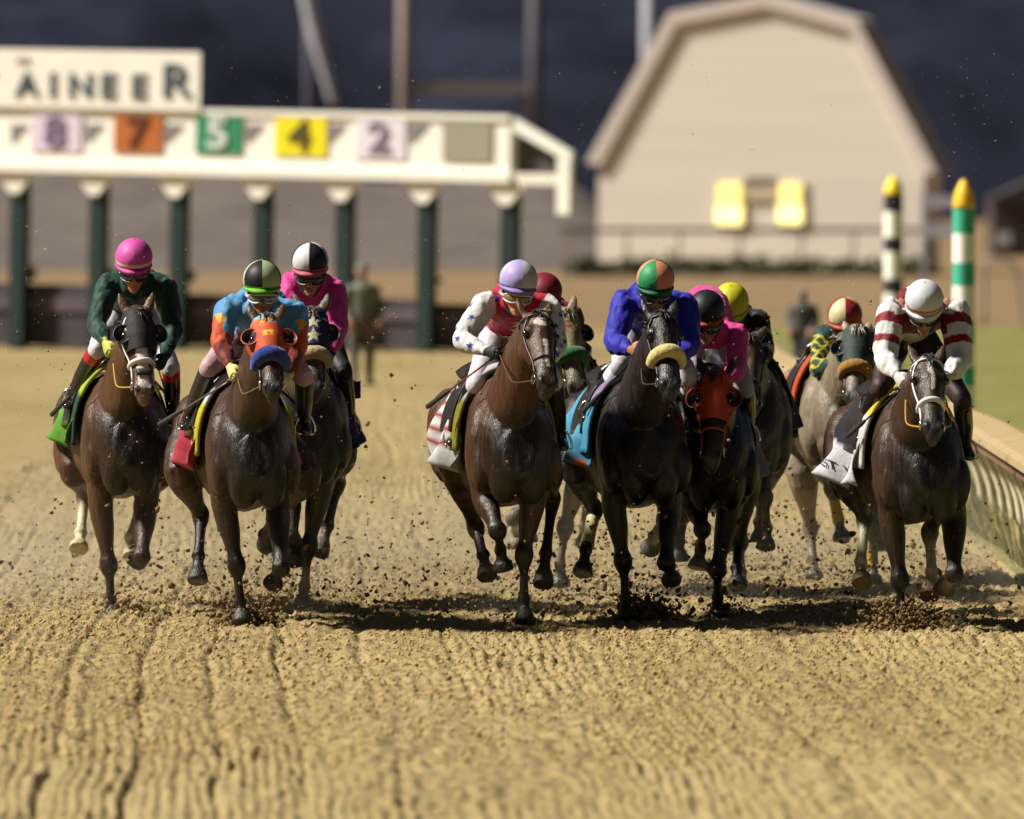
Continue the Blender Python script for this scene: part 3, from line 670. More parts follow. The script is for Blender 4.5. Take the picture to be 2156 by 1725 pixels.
    def tack(h):
        S = h.S; T = S['tack']; lc = np.array(T.get('bridle', (.02, .012, .008)))
        # bridle
        m = MB()
        for s in (-1, 1):
            pts = []
            for t, a in ((-.02, .25), (.1, .9), (.25, 1.25), (.42, 1.35), (.6, 1.4), (.80, 1.45)):
                w, d, o = headsec(t); pts.append(h.q(t, s * math.sin(a) * (w + .008 + (.012 if t < .5 and T.get('hood') else 0)), o + math.cos(a) * (d + .008)))
            h.strap(m, pts, .012, lc)
        h.strap(m, h.ring_pts(.07, -1.5, 1.5, .008, 12), .012, lc)
        h.strap(m, h.ring_pts(.04, 1.8, 4.5, .010, 12), .012, lc)
        h.strap(m, h.ring_pts(.62, -3.14, 3.14, .006, 24), .012, np.array(T.get('noseband', lc)))
        h.strap(m, h.ring_pts(.80, 1.5, 4.8, .004, 10), .010, lc)
        br = m.build('bridle', mat('bridle strap', None, .45, spec=.5, gain=.75), h.root)
        for s in (-1, 1):
            w, d, o = headsec(.82); c = h.q(.83, s * (w + .012), -.012); k = MB(); e1, e2 = h.a, h.n
            k.tube([c + (e1 * math.cos(a) + e2 * math.sin(a)) * .030 for a in np.linspace(0, 2 * math.pi, 14)], .0045, (.6, .6, .6), 6, 2); k.build('bit_ring', M_METAL(), br)
        if T.get('roll') is not None:
            g = MB(); pts = h.ring_pts(T.get('roll_t', .57), -1.75, 1.75, .020, 15, -.02); rr = T.get('roll_r', .043)
            g.tube(pts, [rr * (.7 + .3 * math.sin(math.pi * (.12 + .76 * i / 14))) for i in range(15)], T['roll'], 14, 4)
            V = g.V[0]; c = V.mean(0); q = V * 95; V += unit_rows(V - c) * (.004 * vnoise(q[:, 0], q[:, 1], q[:, 2], 2))[:, None]
            g.build('shadow_roll', M_FLEECE(), h.root)
        if T.get('wide_band') is not None:       # a plain wide noseband
            g = MB(); g.tube(h.ring_pts(.60, -2.0, 2.0, .012, 16), .015, T['wide_band'], 10, 3)
            if T.get('band_mark') is not None:
                g.loft([(h.q(.70, 0, .073), .05, .012, T['band_mark']), (h.q(.77, 0, .068), .05, .012, T['band_mark'])], hint=h.l, nseg=1, nring=10)
            g.build('noseband', mat('noseband padding', None, .6, gain=.7), h.root)
        if T.get('hood') is not None:
            g = MB(); hc = np.array(T['hood']); eyes = [h.q(.275, s * .110, .045) for s in (-1, 1)]; BLK_HOLE = np.array((.012, .008, .007)); ts = np.linspace(-.03, T.get("hood_t", .5), 64); nr = 128; V = []; cc = []
            ang = np.linspace(0, 2 * math.pi, nr, endpoint=False)
            for t in ts:
                w, d, o = headsec(t); w += .013; d += .014
                bump = .018 * np.exp(-((t - .27) / .08) ** 2)
                for a in ang: V.append(h.q(t, math.sin(a) * (w + bump * abs(math.sin(a)) ** 4), o + math.cos(a) * d)); cc.append(BLK_HOLE if T.get('cups', True) and min(np.linalg.norm(V[-1] - e_) for e_ in eyes) < .040 else T['hoodfn'](t, a, math.sin(a) * w) if T.get('hoodfn') else hc)
            F = [(i * nr + j, i * nr + (j + 1) % nr, (i + 1) * nr + (j + 1) % nr, (i + 1) * nr + j) for i in range(len(ts) - 1) for j in range(nr)]
            g.add(V, F, np.array(cc)); ho = g.build('hood', mat('blinker hood', None, .7, spec=.3, bump=.25, bscale=60, var=.1, gain=G), h.root)
            md = ho.modifiers.new('t', 'SOLIDIFY'); md.thickness = .005
            if T.get('cups', True):
                for s in (-1, 1):
                    c = h.q(.275, s * .116, .034); k = MB(); V = []; nv, nu = 9, 20; cr = T.get('cup_r', .054)
                    ax = unit(h.l * s * .30 + h.n * .95); ax2 = unit(np.cross(ax, h.a)); ax1 = np.cross(ax2, ax)
                    for i in range(nv):
                        th = math.pi / 2 * (1 - i / (nv - 1) * .96)
                        for j in range(nu):
                            p = 2 * math.pi * j / nu; V.append(c + cr * (math.sin(th) * (ax1 * math.cos(p) * 1.1 + ax2 * math.sin(p)) - ax * (math.cos(th) * .8 - .35)))
                    F = [(i * nu + j, i * nu + (j + 1) % nu, (i + 1) * nu + (j + 1) % nu, (i + 1) * nu + j) for i in range(nv - 1) for j in range(nu)]
                    inner = np.array(T.get('cup_in', (.015, .010, .010))); cin = np.array([lerp(np.array(T.get('cup', hc)), inner, min(1, max(0, (i - .5) / 2.))) for i in range(nv) for j in range(nu)])
                    k.add(V, F, cin); co_ = k.build('eye_cup', mat('eye cup', None, .4, spec=.5), ho); md = co_.modifiers.new('t', 'SOLIDIFY'); md.thickness = .006
        # saddle, cloth, girth
        sd = MB(); y = .62
        w, hh, zc = h.trunk(y)
        ring = lambda y, ph, off: (lambda w, hh, zc: A(h.cx(y) + math.sin(ph) * (w + off), y, zc + h.dz + math.cos(ph) * (hh + off)))(*h.trunk(y))
        ring0 = ring
        def ring(y, ph, off):
            k = min(abs(ph), 1.42); p = ring0(y, math.copysign(k, ph), off)
            return p + A(math.copysign(.02, ph) * (abs(ph) - k), 0, -(abs(ph) - k) * h.trunk(y)[1])
        def drape(y0, y1, a0, a1, off, ny, na, flare=None, c0=None, name='saddle_cloth', m=None, th=.008, colfn=None, parent=None):
            V = []; cc = []
            for i in range(ny):
                for j in range(na):
                    yy = y0 + (y1 - y0) * i / (ny - 1); aa = a0 + (a1 - a0) * j / (na - 1); p = ring(yy, aa, off)
                    if flare: p = p + flare(i / (ny - 1), j / (na - 1), aa)
                    V.append(p); cc.append(colfn(i / (ny - 1), aa) if colfn else c0)
            F = [(i * na + j, i * na + j + 1, (i + 1) * na + j + 1, (i + 1) * na + j) for i in range(ny - 1) for j in range(na - 1)]
            o = MB().add(V, F, np.array(cc)).build(name, m, parent or h.root); md = o.modifiers.new('t', 'SOLIDIFY'); md.thickness = th; return o
        fl = T.get('flare', .10) * .6
        def flare(fi, fj, aa):
            k = max(0, abs(aa) - .85) / 1.0; s = np.sign(aa); wv = .034 * math.sin(fi * 9 + aa * 5 + S['seed']) * k * 1.6 + .012 * math.sin(fi * 21 + aa * 3) * k
            return A(s * (fl * k * (.2 + fi) * 1.25 + wv), fl * .9 * k * fi, -.05 * k + fl * .5 * k * fi + wv * .4)
        cc = np.array(T['cloth']); am = T.get('cloth_a', 1.95)
        h.cloth = drape(T.get('cloth_y0', .28), T.get('cloth_y1', .95), -am, am, .045, 24, 60, flare, cc, 'saddle_cloth', M_CLOTH(), .006, T.get('clothfn'))
        h.cloth_pt = lambda fi, aa, lift=.006: (lambda p: p)(ring(T.get('cloth_y0', .28) + (T.get('cloth_y1', .95) - T.get('cloth_y0', .28)) * fi, aa, .045 + lift) + flare(fi, 0, aa))
        h.ring = ring0
        if T.get('pad') is not None:
            p1, p2 = T['pad']
            drape(.20, .42, -1.75, 1.75, .062, 8, 40, None, p1, 'saddle_pad', M_CLOTH(), .022, lambda fi, aa: np.array(p2) if abs(aa) > .95 else np.array(p1))
        sdo = drape(.42, .88, -.62, .62, .085, 10, 20, lambda fi, fj, aa: A(0, 0, .05 * (2 * fi - 1) ** 2), (.02, .014, .012), 'saddle', M_LEATHER(), .03)
        for s in (-1, 1):
            drape(.36, .66, s * .60, s * 1.45, .068, 8, 12, None, T.get('flap', (.025, .02, .018)), 'flap', M_LEATHER(), .008, None, sdo)
        # bandages
        for key, c, t0, t1 in T.get('wraps', ()):
            k = h.leg[key]; a, b = (k[-3], k[-2]); g = MB(); rr = .0385 if key[0] == 'f' else .043
            g.loft([(lerp(a, b, t), rr * w_, rr * w_ * 1.12, c) for t, w_ in ((t0, .97), (t0 + .02, 1), (lerp(t0, t1, .5), .97), (t1 - .04, 1.08), (t1, 1.16))], nseg=4, nring=14)
            g.build('leg_bandage', mat('bandage', None, .8, gain=.7, var=.12, vscale=25, bump=.3, bscale=60), h.root)
        for ex in S.get('extra', ()): ex(h)
    def reins(h, hands, c):
        m = MB()
        for s, hd in zip((-1, 1), hands):
            w, d, o = headsec(.83); b = h.q(.84, s * (w + .014), -.02); md = lerp(b, hd, .5) + A(s * .045, .02, -.055)
            m.tube([b, lerp(b, md, .6) + A(s * .02, 0, -.03), md, hd], .0048, c, 7, 9)
        m.build('reins', mat('rein strap', None, .5, gain=.7), h.root)
def unit_rows(v): return v / np.maximum(np.linalg.norm(v, axis=1, keepdims=True), 1e-9)

def star_mask(co, c, ex, ey, r, N=None, axis=None):
    """vertices inside a five pointed star lying at c in the plane ex, ey"""
    d = co - c; x, y = d @ ex, d @ ey; a = np.arctan2(x, y); rad = np.hypot(x, y)
    k = np.abs(((a / (2 * math.pi / 5) + .5) % 1) - .5) * 2 * math.pi / 5
    ri = .40 * r; x1, y1, x2, y2 = r, 0, ri * math.cos(math.pi / 5), ri * math.sin(math.pi / 5)
    # edge line from tip (angle 0) to notch (angle pi/5)
    nx, ny = y2 - y1, -(x2 - x1); lim = (nx * x1 + ny * y1) / (nx * np.cos(k) + ny * np.sin(k))
    m = rad < lim
    if axis is not None: m &= np.abs(d @ axis) < r * 1.6
    return m

# ---------------------------------------------------------------- jockeys
class Jockey:
    def __init__(j, h, S):
        j.h, j.S = h, S; o = h.ring(.62, 0, .10); j.o = h.o + o
        L = lambda k, dy: h.L(*(k[:2]), k[2] if len(k) > 2 else dy)
        j.root = empty('person', j.o); tag(j.root, S['label'], 'jockey', 'jockeys crouched on the racing horses'); j.off = o
        j.hc = L(S['helm'], -.14); hy, hp, hr = R(S.get('hyaw', 0)), R(S.get('hpitch', 24) - 7), R(S.get('hroll', 0))
        fw = A(math.sin(hy) * math.cos(hp), -math.cos(hy) * math.cos(hp), -math.sin(hp)); rt = unit(np.cross(A(0, 0, 1), -fw)); rt = rt if rt[0] > 0 else -rt
        up = np.cross(rt, -fw); up = up if up[2] > 0 else -up
        rt, up = rt * math.cos(hr) + up * math.sin(hr), up * math.cos(hr) - rt * math.sin(hr)
        j.fw, j.rt, j.up = fw, rt, up
        j.sh = [L(k, .08) for k in S['sh']]; j.el = [L(k, -.10) for k in S['el']]; j.wr = [L(k, -.28) for k in S['wr']]
        j.hd = [L(k, -.36) if k else None for k in S.get('hd', (None, None))]
        j.kn = [L(k, .22) for k in S['kn']]; j.ft = [L(k, .52) for k in S['ft']]
        hz = S.get('hipz', .5 * (j.sh[0][2] + j.sh[1][2]) - .16); j.hip = A(lerp(.5 * (j.sh[0][0] + j.sh[1][0]), h.cx(.70), .45), .74, hz)
        j.headbody(); j.helmet(); j.jacket(); j.legs(); j.hands()
    def Fc(j, f, r, u): return j.H(f + .004, r, u - .040)
    def H(j, f, r, u): return j.hc + j.fw * f + j.rt * r + j.up * u
    def put(j, m, name, mt, parent=None):
        return m.build(name, mt, parent or j.root, j.off)
    def putme(j, me, name, mt, parent=None):
        me.name = name; co = np.empty(len(me.vertices) * 3, np.float32); me.vertices.foreach_get('co', co)
        me.vertices.foreach_set('co', (co.reshape(-1, 3) - j.off).astype(np.float32).ravel()); return link(name, me, mt, parent or j.root)
    def headbody(j):
        S = j.S; sk = np.array(S.get('skin', lin(176, 120, 88))); lip = sk * np.array((.8, .55, .5)); b = MB(); H = j.Fc; ax = np.array([j.rt, j.fw, j.up])
        b.ball(H(-.005, 0, -.015), (.078, .098, .098), sk, ax); b.ball(H(.035, 0, -.10), (.060, .055, .062), sk, ax)
        b.ball(H(.052, 0, -.148), (.040, .040, .034), sk, ax); b.ball(H(.075, 0, -.168), (.024, .018, .020), sk, ax)
        b.loft([(H(.085, 0, -.055), .011, .010, sk), (H(.108, 0, -.088), .014, .014, sk), (H(.112, 0, -.100), .018, .013, sk), (H(.094, 0, -.108), .012, .008, sk)], hint=j.rt, nseg=3, nring=10)
        b.ball(H(.089, 0, -.128), (.022, .009, .005), lip, ax); b.ball(H(.087, 0, -.139), (.020, .009, .006), lip, ax)
        for s in (-1, 1):
            b.ball(H(.060, s * .038, -.098), (.025, .026, .026), sk, ax); b.ball(H(-.01, s * .079, -.075), (.010, .022, .032), sk, ax)
            b.ball(H(.075, s * .032, -.055), (.024, .016, .012), sk, ax)
        mid = .5 * (j.sh[0] + j.sh[1]); j.nb = mid + A(0, .0, .035)
        b.loft([(H(-.03, 0, -.04), .056, .06, sk), (lerp(H(-.03, 0, -.10), j.nb, .5), .056, .058, sk), (j.nb + A(0, .06, -.03), .075, .07, sk), (lerp(mid, j.hip, .45) + A(0, 0, .03), .09, .06, sk), (j.hip, .08, .07, sk)], nseg=4)
        for i in (0, 1):
            b.loft([(lerp(j.sh[i], mid, .35), .05, .05, sk), (j.sh[i], .045, .045, sk), (j.el[i], .036, .036, sk), (j.wr[i], .026, .026, sk)], nseg=4, nring=10)
            b.loft([(j.hip, .06, .06, sk), (j.kn[i] + A(0, .02, 0), .03, .03, sk), (lerp(j.kn[i], j.ft[i], .8), .024, .024, sk)], nseg=4, nring=10)
        me = b.remesh(.007, 2, .006)
        j.body = j.putme(me, 'body', M_SKIN())
        for s in (-1, 1):
            m = MB(); m.ball(H(.072, s * .031, -.068), .0125, (.5, .47, .43)); m.ball(H(.0805, s * .031, -.069), (.007, .007, .007), (.01, .006, .005)); j.put(m, 'eye', M_GLOSS(), j.body)
        # goggles across the eyes
        lensc = np.array(S.get('lens', (.012, .011, .012))); frc = np.array(S.get('frame', (.03, .03, .03))); g = MB(); V = []; cc = []
        na, nb = 25, 7
        def gp(a, z, gr=0.): return H(-.012 + math.cos(a) * (.112 + gr), math.sin(a) * (.090 + gr), z - .012 * math.cos(a * 1.0) * 0)
        zb = lambda a: -.100 + .014 * math.exp(-(a / .25) ** 2) + .016 * (a / 1.2) ** 4; zt = lambda a: -.047 - .012 * (a / 1.2) ** 4
        for i in range(nb):
            for k in range(na):
                a = -1.2 + 2.4 * k / (na - 1); V.append(gp(a, lerp(zb(a), zt(a), i / (nb - 1)), .010 * math.sin(math.pi * i / (nb - 1)))); cc.append(lensc)
        F = [(i * na + k, i * na + k + 1, (i + 1) * na + k + 1, (i + 1) * na + k) for i in range(nb - 1) for k in range(na - 1)]
        go = j.put(MB().add(V, F, np.array(cc)), 'goggles', mat('goggle lens', None, .06, spec=.8), None)
        md = go.modifiers.new('t', 'SOLIDIFY'); md.thickness = .004
        m = MB(); m.tube([gp(a, zt(a), .004) for a in np.linspace(-1.2, 1.2, 12)] + [gp(a, zb(a), .004) for a in np.linspace(1.2, -1.2, 16)] + [gp(-1.2, zt(-1.2), .004)], .0055, frc, 6, 2)
        for s in (-1, 1): m.tube([gp(s * 1.2, -.07), H(-.03, s * .100, -.06), H(-.10, s * .07, -.055)], .011, frc * .8, 6, 3)
        j.put(m, 'goggle_frame', mat('goggle frame plastic', None, .35, gain=.7), go)
    def helmet(j):
        S = j.S; c = S['cap']; m = MB(); nu, nv = 96, 22; V = []; H = j.H; rx, ry, rz = .120, .138, .122
        for i in range(nv):
            el = math.asin(-.36) + (math.pi / 2 * .985 - math.asin(-.36)) * i / (nv - 1)
            for k in range(nu):
                az = 2 * math.pi * k / nu; seam = 1 + .012 * math.exp(-(((az / (math.pi / 4) + .5) % 1 - .5) / .05) ** 2) * (math.cos(el))
                V.append(H(math.cos(el) * math.cos(az) * ry * seam, math.cos(el) * math.sin(az) * rx * seam, math.sin(el) * rz))
        F = [(i * nu + k, i * nu + (k + 1) % nu, (i + 1) * nu + (k + 1) % nu, (i + 1) * nu + k) for i in range(nv - 1) for k in range(nu)] + [tuple(range((nv - 1) * nu, nv * nu)), tuple(range(nu))[::-1]]
        me = bpy.data.meshes.new('helmet'); me.from_pydata((np.array(V) - j.off).tolist(), [], F)
        fc = []
        for f in range(len(F)):
            i, k = divmod(f, nu)
            if f >= (nv - 1) * nu: fc.append(c(math.pi / 2, 0) if f == (nv - 1) * nu else (.02, .02, .02)); continue
            el = math.asin(-.36) + (math.pi / 2 * .985 - math.asin(-.36)) * (i + .5) / (nv - 1); az = 2 * math.pi * (k + .5) / nu; az = az - 2 * math.pi if az > math.pi else az
            fc.append(c(el, az))
        set_col(me, np.array(fc), 'FACE'); me.update(); ho = link('helmet', me, M_HELM(), j.root)
        # peak and rim
        p = MB(); V = []; n = 25; pc = np.array(S.get('peak', c(-.3, .01)))
        for r_, z, dz in ((.99, -.046, 0), (1.03, -.052, 0), (1.0, -.060, 0)):
            for a in np.linspace(-math.pi, math.pi, 49): 
                k = max(0, math.cos(a)) ** 1.5; e = 1 + (.20 * k if r_ > 1 else (.04 * k if dz == 0 and z < -.055 else 0)); V.append(H(math.cos(a) * ry * .93 * r_ * e, math.sin(a) * rx * .93 * r_ * (1 + .02 * k), z - .022 * k * (r_ > 1)))
        F = [(i * 49 + k, i * 49 + k + 1, (i + 1) * 49 + k + 1, (i + 1) * 49 + k) for i in range(2) for k in range(48)]
        po = j.put(p.add(V, F, pc), 'peak', M_HELM(), ho); md = po.modifiers.new('t', 'SOLIDIFY'); md.thickness = .005
        k = MB(); k.ball(H(0, 0, .123), (.006, .006, .005), c(1.3, .3)); j.put(k, 'button', M_HELM(), ho)
        s = MB()
        for q in (-1, 1): s.tube([H(-.005, q * .092, -.05), H(.015, q * .078, -.15), H(.05, q * .03, -.221), H(.055, 0, -.225)], .006, (.02, .02, .02), 6, 3)
        j.put(s, 'chin_strap', mat('strap webbing', None, .6), ho)
    def jacket(j):
        S = j.S; c = np.array(S['jacket']); b = MB(); mid = .5 * (j.sh[0] + j.sh[1]); sw = np.linalg.norm(j.sh[1] - j.sh[0]) / 2
        lat = unit(j.sh[1] - j.sh[0]); back = A(0, .5, .86)
        hip = j.hip + A(0, -.06, .02); w = lerp(mid, hip, .62) + A(0, 0, .015); ch = lerp(mid, hip, .25) + A(0, 0, .0); bc = np.array(S.get('back', c))
        b.loft([(hip, .155, .125, bc), (w, .150, .125, bc), (ch, sw * .95, .135, c), (mid + A(0, -.02, .0), sw * .80, .105, c), (j.nb + A(0, -.045, .02), .085, .078, c), (j.nb + A(0, -.075, .045), .066, .064, S.get('collar', c))], hint=lat, nseg=5, nring=24)
        b.ball(lerp(mid, hip, .28) + A(0, 0, .07), (sw * .8, .17, .10), bc)
        for i in (0, 1):
            pf = S.get('puff', 1.08); fn = S.get('sleeve'); sh, el, wr = j.sh[i], j.el[i], j.wr[i]
            fi = (lambda t: np.array(fn(t, i))) if fn else None
            sl = np.array(fn(.1, i)) if fn else c
            b.loft([(lerp(sh, mid, .45), .070, .080, c), (lerp(sh, mid, .15), .066, .074, c), (sh, .058, .062, c), (lerp(sh, el, .10), .045, .05, sl)], nseg=4, nring=16)
            b.loft([(lerp(sh, mid, .12) + A(0, 0, .0), .045, .05), (lerp(sh, el, .06), .070 * pf, .074 * pf), (lerp(sh, el, .3), .073 * pf, .076 * pf), (lerp(sh, el, .65), .067 * pf, .070 * pf), (lerp(sh, el, .92), .060 * pf, .062 * pf), (lerp(el, wr, .10), .058 * pf, .060 * pf), (lerp(el, wr, .5), .050 * pf, .050 * pf), (lerp(el, wr, .85), .039, .039), (wr, .033, .033)], nseg=5, nring=18, colfn=fi or (lambda t: c))
        me = b.remesh(.0078, 5, 0, [d(j) for d in S.get('decals', ())], wrinkle=.011, wscale=15.)
        j.jk = j.putme(me, 'jacket', M_SILK())
    def legs(j):
        S = j.S; c = np.array(S['pants']); b = MB(); bt = np.array(S.get('boot', (.012, .010, .010))); top = np.array(S.get('boottop', bt))
        b.ball(j.hip, (.145, .15, .13), c); b.loft([(lerp(j.hip, j.sh[0] * .5 + j.sh[1] * .5, .30), .125, .10, c), (j.hip, .14, .125, c)], nseg=2)
        for i, s in ((0, -1), (1, 1)):
            hp = j.hip + A(s * .065, .0, -.03); k, f = j.kn[i], j.ft[i]
            b.loft([(hp, .105, .115, c), (lerp(hp, k, .5), .085, .098, c), (lerp(hp, k, .9), .064, .072, c), (k, .060, .064, c), (lerp(k, f, .12), .055, .058, c), (lerp(k, f, .5), .050, .053, c)], nseg=4, nring=16)
        me = b.remesh(.0095, 2, 0, S.get('pantdecals', ()), wrinkle=.004, wscale=13.)
        j.putme(me, 'breeches', mat('white breeches', None, .6, spec=.3, bump=.2, bscale=40, gain=G))
        for i, s in ((0, -1), (1, 1)):
            k, f = j.kn[i], j.ft[i]; d = unit(f - k); toe = unit(A(s * .12, -1, -.18)); m = MB(); an = f - d * .045; t0 = S.get('boott', .06)
            m.loft([(lerp(k, f, t0), .058, .062, top), (lerp(k, f, t0 + .06), .060, .064, top), (lerp(k, f, t0 + .16), .060, .064, lerp(top, bt, .0 if 'boottop' in S else 1)), (lerp(k, f, t0 + .20), .059, .063, bt), (lerp(k, f, .55), .056, .062, bt), (lerp(k, f, .8), .045, .048, bt), (an, .042, .044, bt), (f + A(0, .02, -.005), .043, .045, bt)], nseg=3, nring=16)
            m.loft([(f - toe * .06 + A(0, 0, -.01), .030, .034, bt), (f + A(0, 0, -.01), .038, .042, bt), (f + toe * .08 + A(0, 0, -.018), .042, .034, bt), (f + toe * .15 + A(0, 0, -.022), .038, .026, bt), (f + toe * .18 + A(0, 0, -.024), .022, .018, bt)], nseg=3, nring=14)
            me = m.remesh(.0085, 2, 0); j.putme(me, 'boot', M_LEATHER())
            q = MB(); sp = f + toe * .07 + A(0, 0, -.05); side = unit(np.cross(toe, A(0, 0, 1)))
            q.tube([sp + side * .058, sp + side * .060 + A(0, 0, .05), sp + side * .035 + A(0, 0, .105), sp + A(0, 0, .125), sp - side * .035 + A(0, 0, .105), sp - side * .06 + A(0, 0, .05), sp - side * .058, sp, sp + side * .058], .0075, (.6, .6, .6), 8, 3)
            so = q.build('stirrup', M_METAL(), j.h.root)
            q = MB(); q.tube([sp + A(0, 0, .125), lerp(sp + A(0, 0, .125), j.h.ring(.58, s * .7, .09), .5) + A(s * .01, 0, 0), j.h.ring(.58, s * .7, .09)], .009, (.02, .014, .012), 6, 3); q.build('stirrup_strap', M_LEATHER(), so)
    def hands(j):
        S = j.S; h = j.h; j.grip = []
        gl = S.get('gloves', (None, None))
        for i, s in ((0, -1), (1, 1)):
            w = j.wr[i]; tgt = j.hd[i] if j.hd[i] is not None else w + unit(unit(w - j.el[i]) + A(-s * .25, -.3, 0)) * .09
            f = unit(tgt - w); z = unit(A(0, .2, 1) - f * (A(0, .2, 1) @ f)); p = np.cross(f, z); p = p if p[0] * -s > 0 else -p
            c = np.array(gl[i]) if gl[i] is not None else np.array(S.get('skin', lin(176, 120, 88))); b = MB(); ax = np.array([z, f, p])
            b.loft([(w - f * .03, .030, .026, c), (w + f * .01, .030, .024, c), (w + f * .05, .042, .024, c), (w + f * .088, .043, .020, c)], hint=z, nseg=3, nring=14)
            for q, (ln, r) in enumerate(((.92, .0100), (1.05, .0105), (1., .0102), (.82, .0090))):
                k0 = w + f * (.086 - .004 * abs(q - 1.2)) + z * (.031 - .0205 * q); b.loft([(k0 - f * .015, r, r, c), (k0 + f * .012, r * 1.08, r * 1.08, c), (k0 + f * .020 * ln + p * .020, r, r, c), (k0 + f * .006 + p * .042 * ln, r * .96, r * .96, c), (k0 - f * .018 + p * .040 * ln, r * .85, r * .85, c)], hint=z, nseg=3, nring=10)
            b.loft([(w + f * .025 + z * .030, .013, .013, c), (w + f * .052 + z * .048 + p * .012, .0125, .0125, c), (w + f * .078 + z * .044 + p * .030, .0105, .0105, c), (w + f * .090 + z * .026 + p * .040, .008, .008, c)], hint=p, nseg=3, nring=10)
            me = b.remesh(.0042, 1, .004)
            if gl[i] is not None: j.putme(me, 'glove', mat('glove', None, .6, gain=.7, spec=.3, bump=.2, bscale=70), j.root)
            else: j.putme(me, 'hand', M_SKIN(), j.body)
            j.grip.append(w + f * .088 + p * .026)
        h.reins(j.grip, S.get('rein', (.03, .018, .010)))
        if S.get('whip'):
            g = j.grip[0]; W = S['whip']; tip = h.L(*W['tip'], W.get('y', .12)); d = unit(tip - g); m = MB(); st = g - d * .12; bk = (.012, .011, .011); sc = W.get('col', bk)
            root = empty('riding_whip', h.o + g); tag(root, W['label'], 'whip', 'riding whips held by the jockeys')
            m.tube([st, g, lerp(g, tip, .12)], [.011, .0105, .010], bk, 10, 3); m.build('handle', M_LEATHER(), root, g)
            m = MB(); m.tube([lerp(g, tip, .10), lerp(g, tip, .5), lerp(g, tip, .74)], [.0065, .006, .0055], sc, 8, 3); m.build('shaft', M_LEATHER(), root, g)
            m = MB(); m.loft([(lerp(g, tip, .70), .010, .010, bk), (lerp(g, tip, .76), .015, .011, bk), (lerp(g, tip, .98), .017, .011, bk), (tip, .013, .010, bk)], (0, 0, 1), 3, 12); m.build('popper', mat('whip popper', None, .6), root, g)

# ---------------------------------------------------------------- the ten runners
GLYPH = {'R': '11110 10001 10001 11110 10100 10010 10001', 'X': '10001 01010 00100 01010 10001', 'C': '01110 10001 10000 10000 10111 10001 01110'}
def glyph(ch, x, y, w, hgt):
    g = [[c == '1' for c in r] for r in GLYPH[ch].split()]; i = int((.5 - y / hgt) * len(g)); k = int((x / w + .5) * len(g[0]))
    return 0 <= i < len(g) and 0 <= k < len(g[0]) and abs(x) < w / 2 and abs(y) < hgt / 2 and g[i][k]
def quart(fl, fr, bl, br, rim=None, band=None, top=None, lim=1.25):
    fl, fr, bl, br = map(np.array, (fl, fr, bl, br))
    def c(el, az):
        if rim is not None and el < -.24: return rim
        if band is not None and -.30 < el < -.14: return band
        return (fl if -lim < az < 0 else fr if 0 <= az < lim else bl if az < 0 else br)
    return c
def plain(col, **k): return quart(col, col, col, col, **k)
BLACK, WHITE, CREAM = (.012, .011, .013), lin(232, 230, 228), lin(226, 216, 180)
PINK, MAGENTA = lin(236, 72, 158), lin(226, 92, 178)
NAVY, ORANGE = lin(34, 42, 84), lin(206, 84, 40)
def in_star(x, y, cx, cy, r):
    dx, dy = x - cx, y - cy; a = math.atan2(dx, dy); rad = math.hypot(dx, dy); k = abs(((a / (2 * math.pi / 5) + .5) % 1) - .5) * 2 * math.pi / 5
    ri = .4 * r; x2, y2 = ri * math.cos(math.pi / 5), ri * math.sin(math.pi / 5); nx, ny = y2, -(x2 - r)
    return rad < (nx * r) / (nx * math.cos(k) + ny * math.sin(k))
def star_hood(t, a, x):
    if math.cos(a) > 0:
        y = -t * .62
        for c, r in ((.045, .050), (.175, .055), (.335, .058)):
            if in_star(x, y, .0, -c * .62 - .01, r): return np.array(CREAM)
    if abs(x) > .062 and abs(t - .13) < .012: return np.array(CREAM)
    return np.array(NAVY)
def flame_hood(t, a, x):
    if math.cos(a) > -.2:
        w = t + .03 * math.sin(a * 4) + .015 * math.sin(a * 9)
        if abs(x + .012) < .034 and .255 < t < .325 and (math.sin(x * 170) + math.sin(t * 120) > -.6): return np.array(lin(240, 188, 40))
        if w < .055: return np.array(lin(120, 178, 214))
        if w < .125 and abs(x - .0) < .06: return np.array(lin(236, 150, 50))
        if w < .17: return np.array(lin(104, 156, 196)) if x > 0 else np.array(lin(214, 110, 60))
    return np.array(lin(206, 84, 44))
def r_hood(t, a, x):
    if math.cos(a) > 0 and glyph('R', x + .005, -(t - .23) * .62, .075, .085): return np.array(lin(150, 66, 50))
    return np.array(lin(176, 166, 122)) * (.8 + .2 * math.cos(a * 7 + t * 20))
def stars_on(arm_pts, col, body=()):
    """small blue stars on the sleeves, facing outwards and forwards"""
    def mk(j):
        def f(co, N):
            m = np.zeros(len(co), bool)
            for i in (0, 1):
                s, e, w = j.sh[i], j.el[i], j.wr[i]; out = A(-.62 if i == 0 else .62, -.78, .1)
                for (seg, t, sh) in arm_pts:
                    c = lerp(s, e, t) if seg == 0 else lerp(e, w, t); d = unit(e - s if seg == 0 else w - e); o = unit(out + A(sh * -1 if i == 0 else sh, sh, 0)); o = unit(o - d * (o @ d)); c = c + o * .055
                    m |= star_mask(co, c, np.cross(o, d), -d, .030, axis=o) & (N @ o > .2)
            mid = .5 * (j.sh[0] + j.sh[1])
            for x, z in body: m |= star_mask(co, mid + A(x, -.12, z), A(1, 0, 0), A(0, 0, 1), .034) & (N[:, 1] < -.1)
            return m, np.array(col)
        return f
    return mk
def body_zone(fn):
    return lambda j: (lambda co, N: fn(j, co, N))
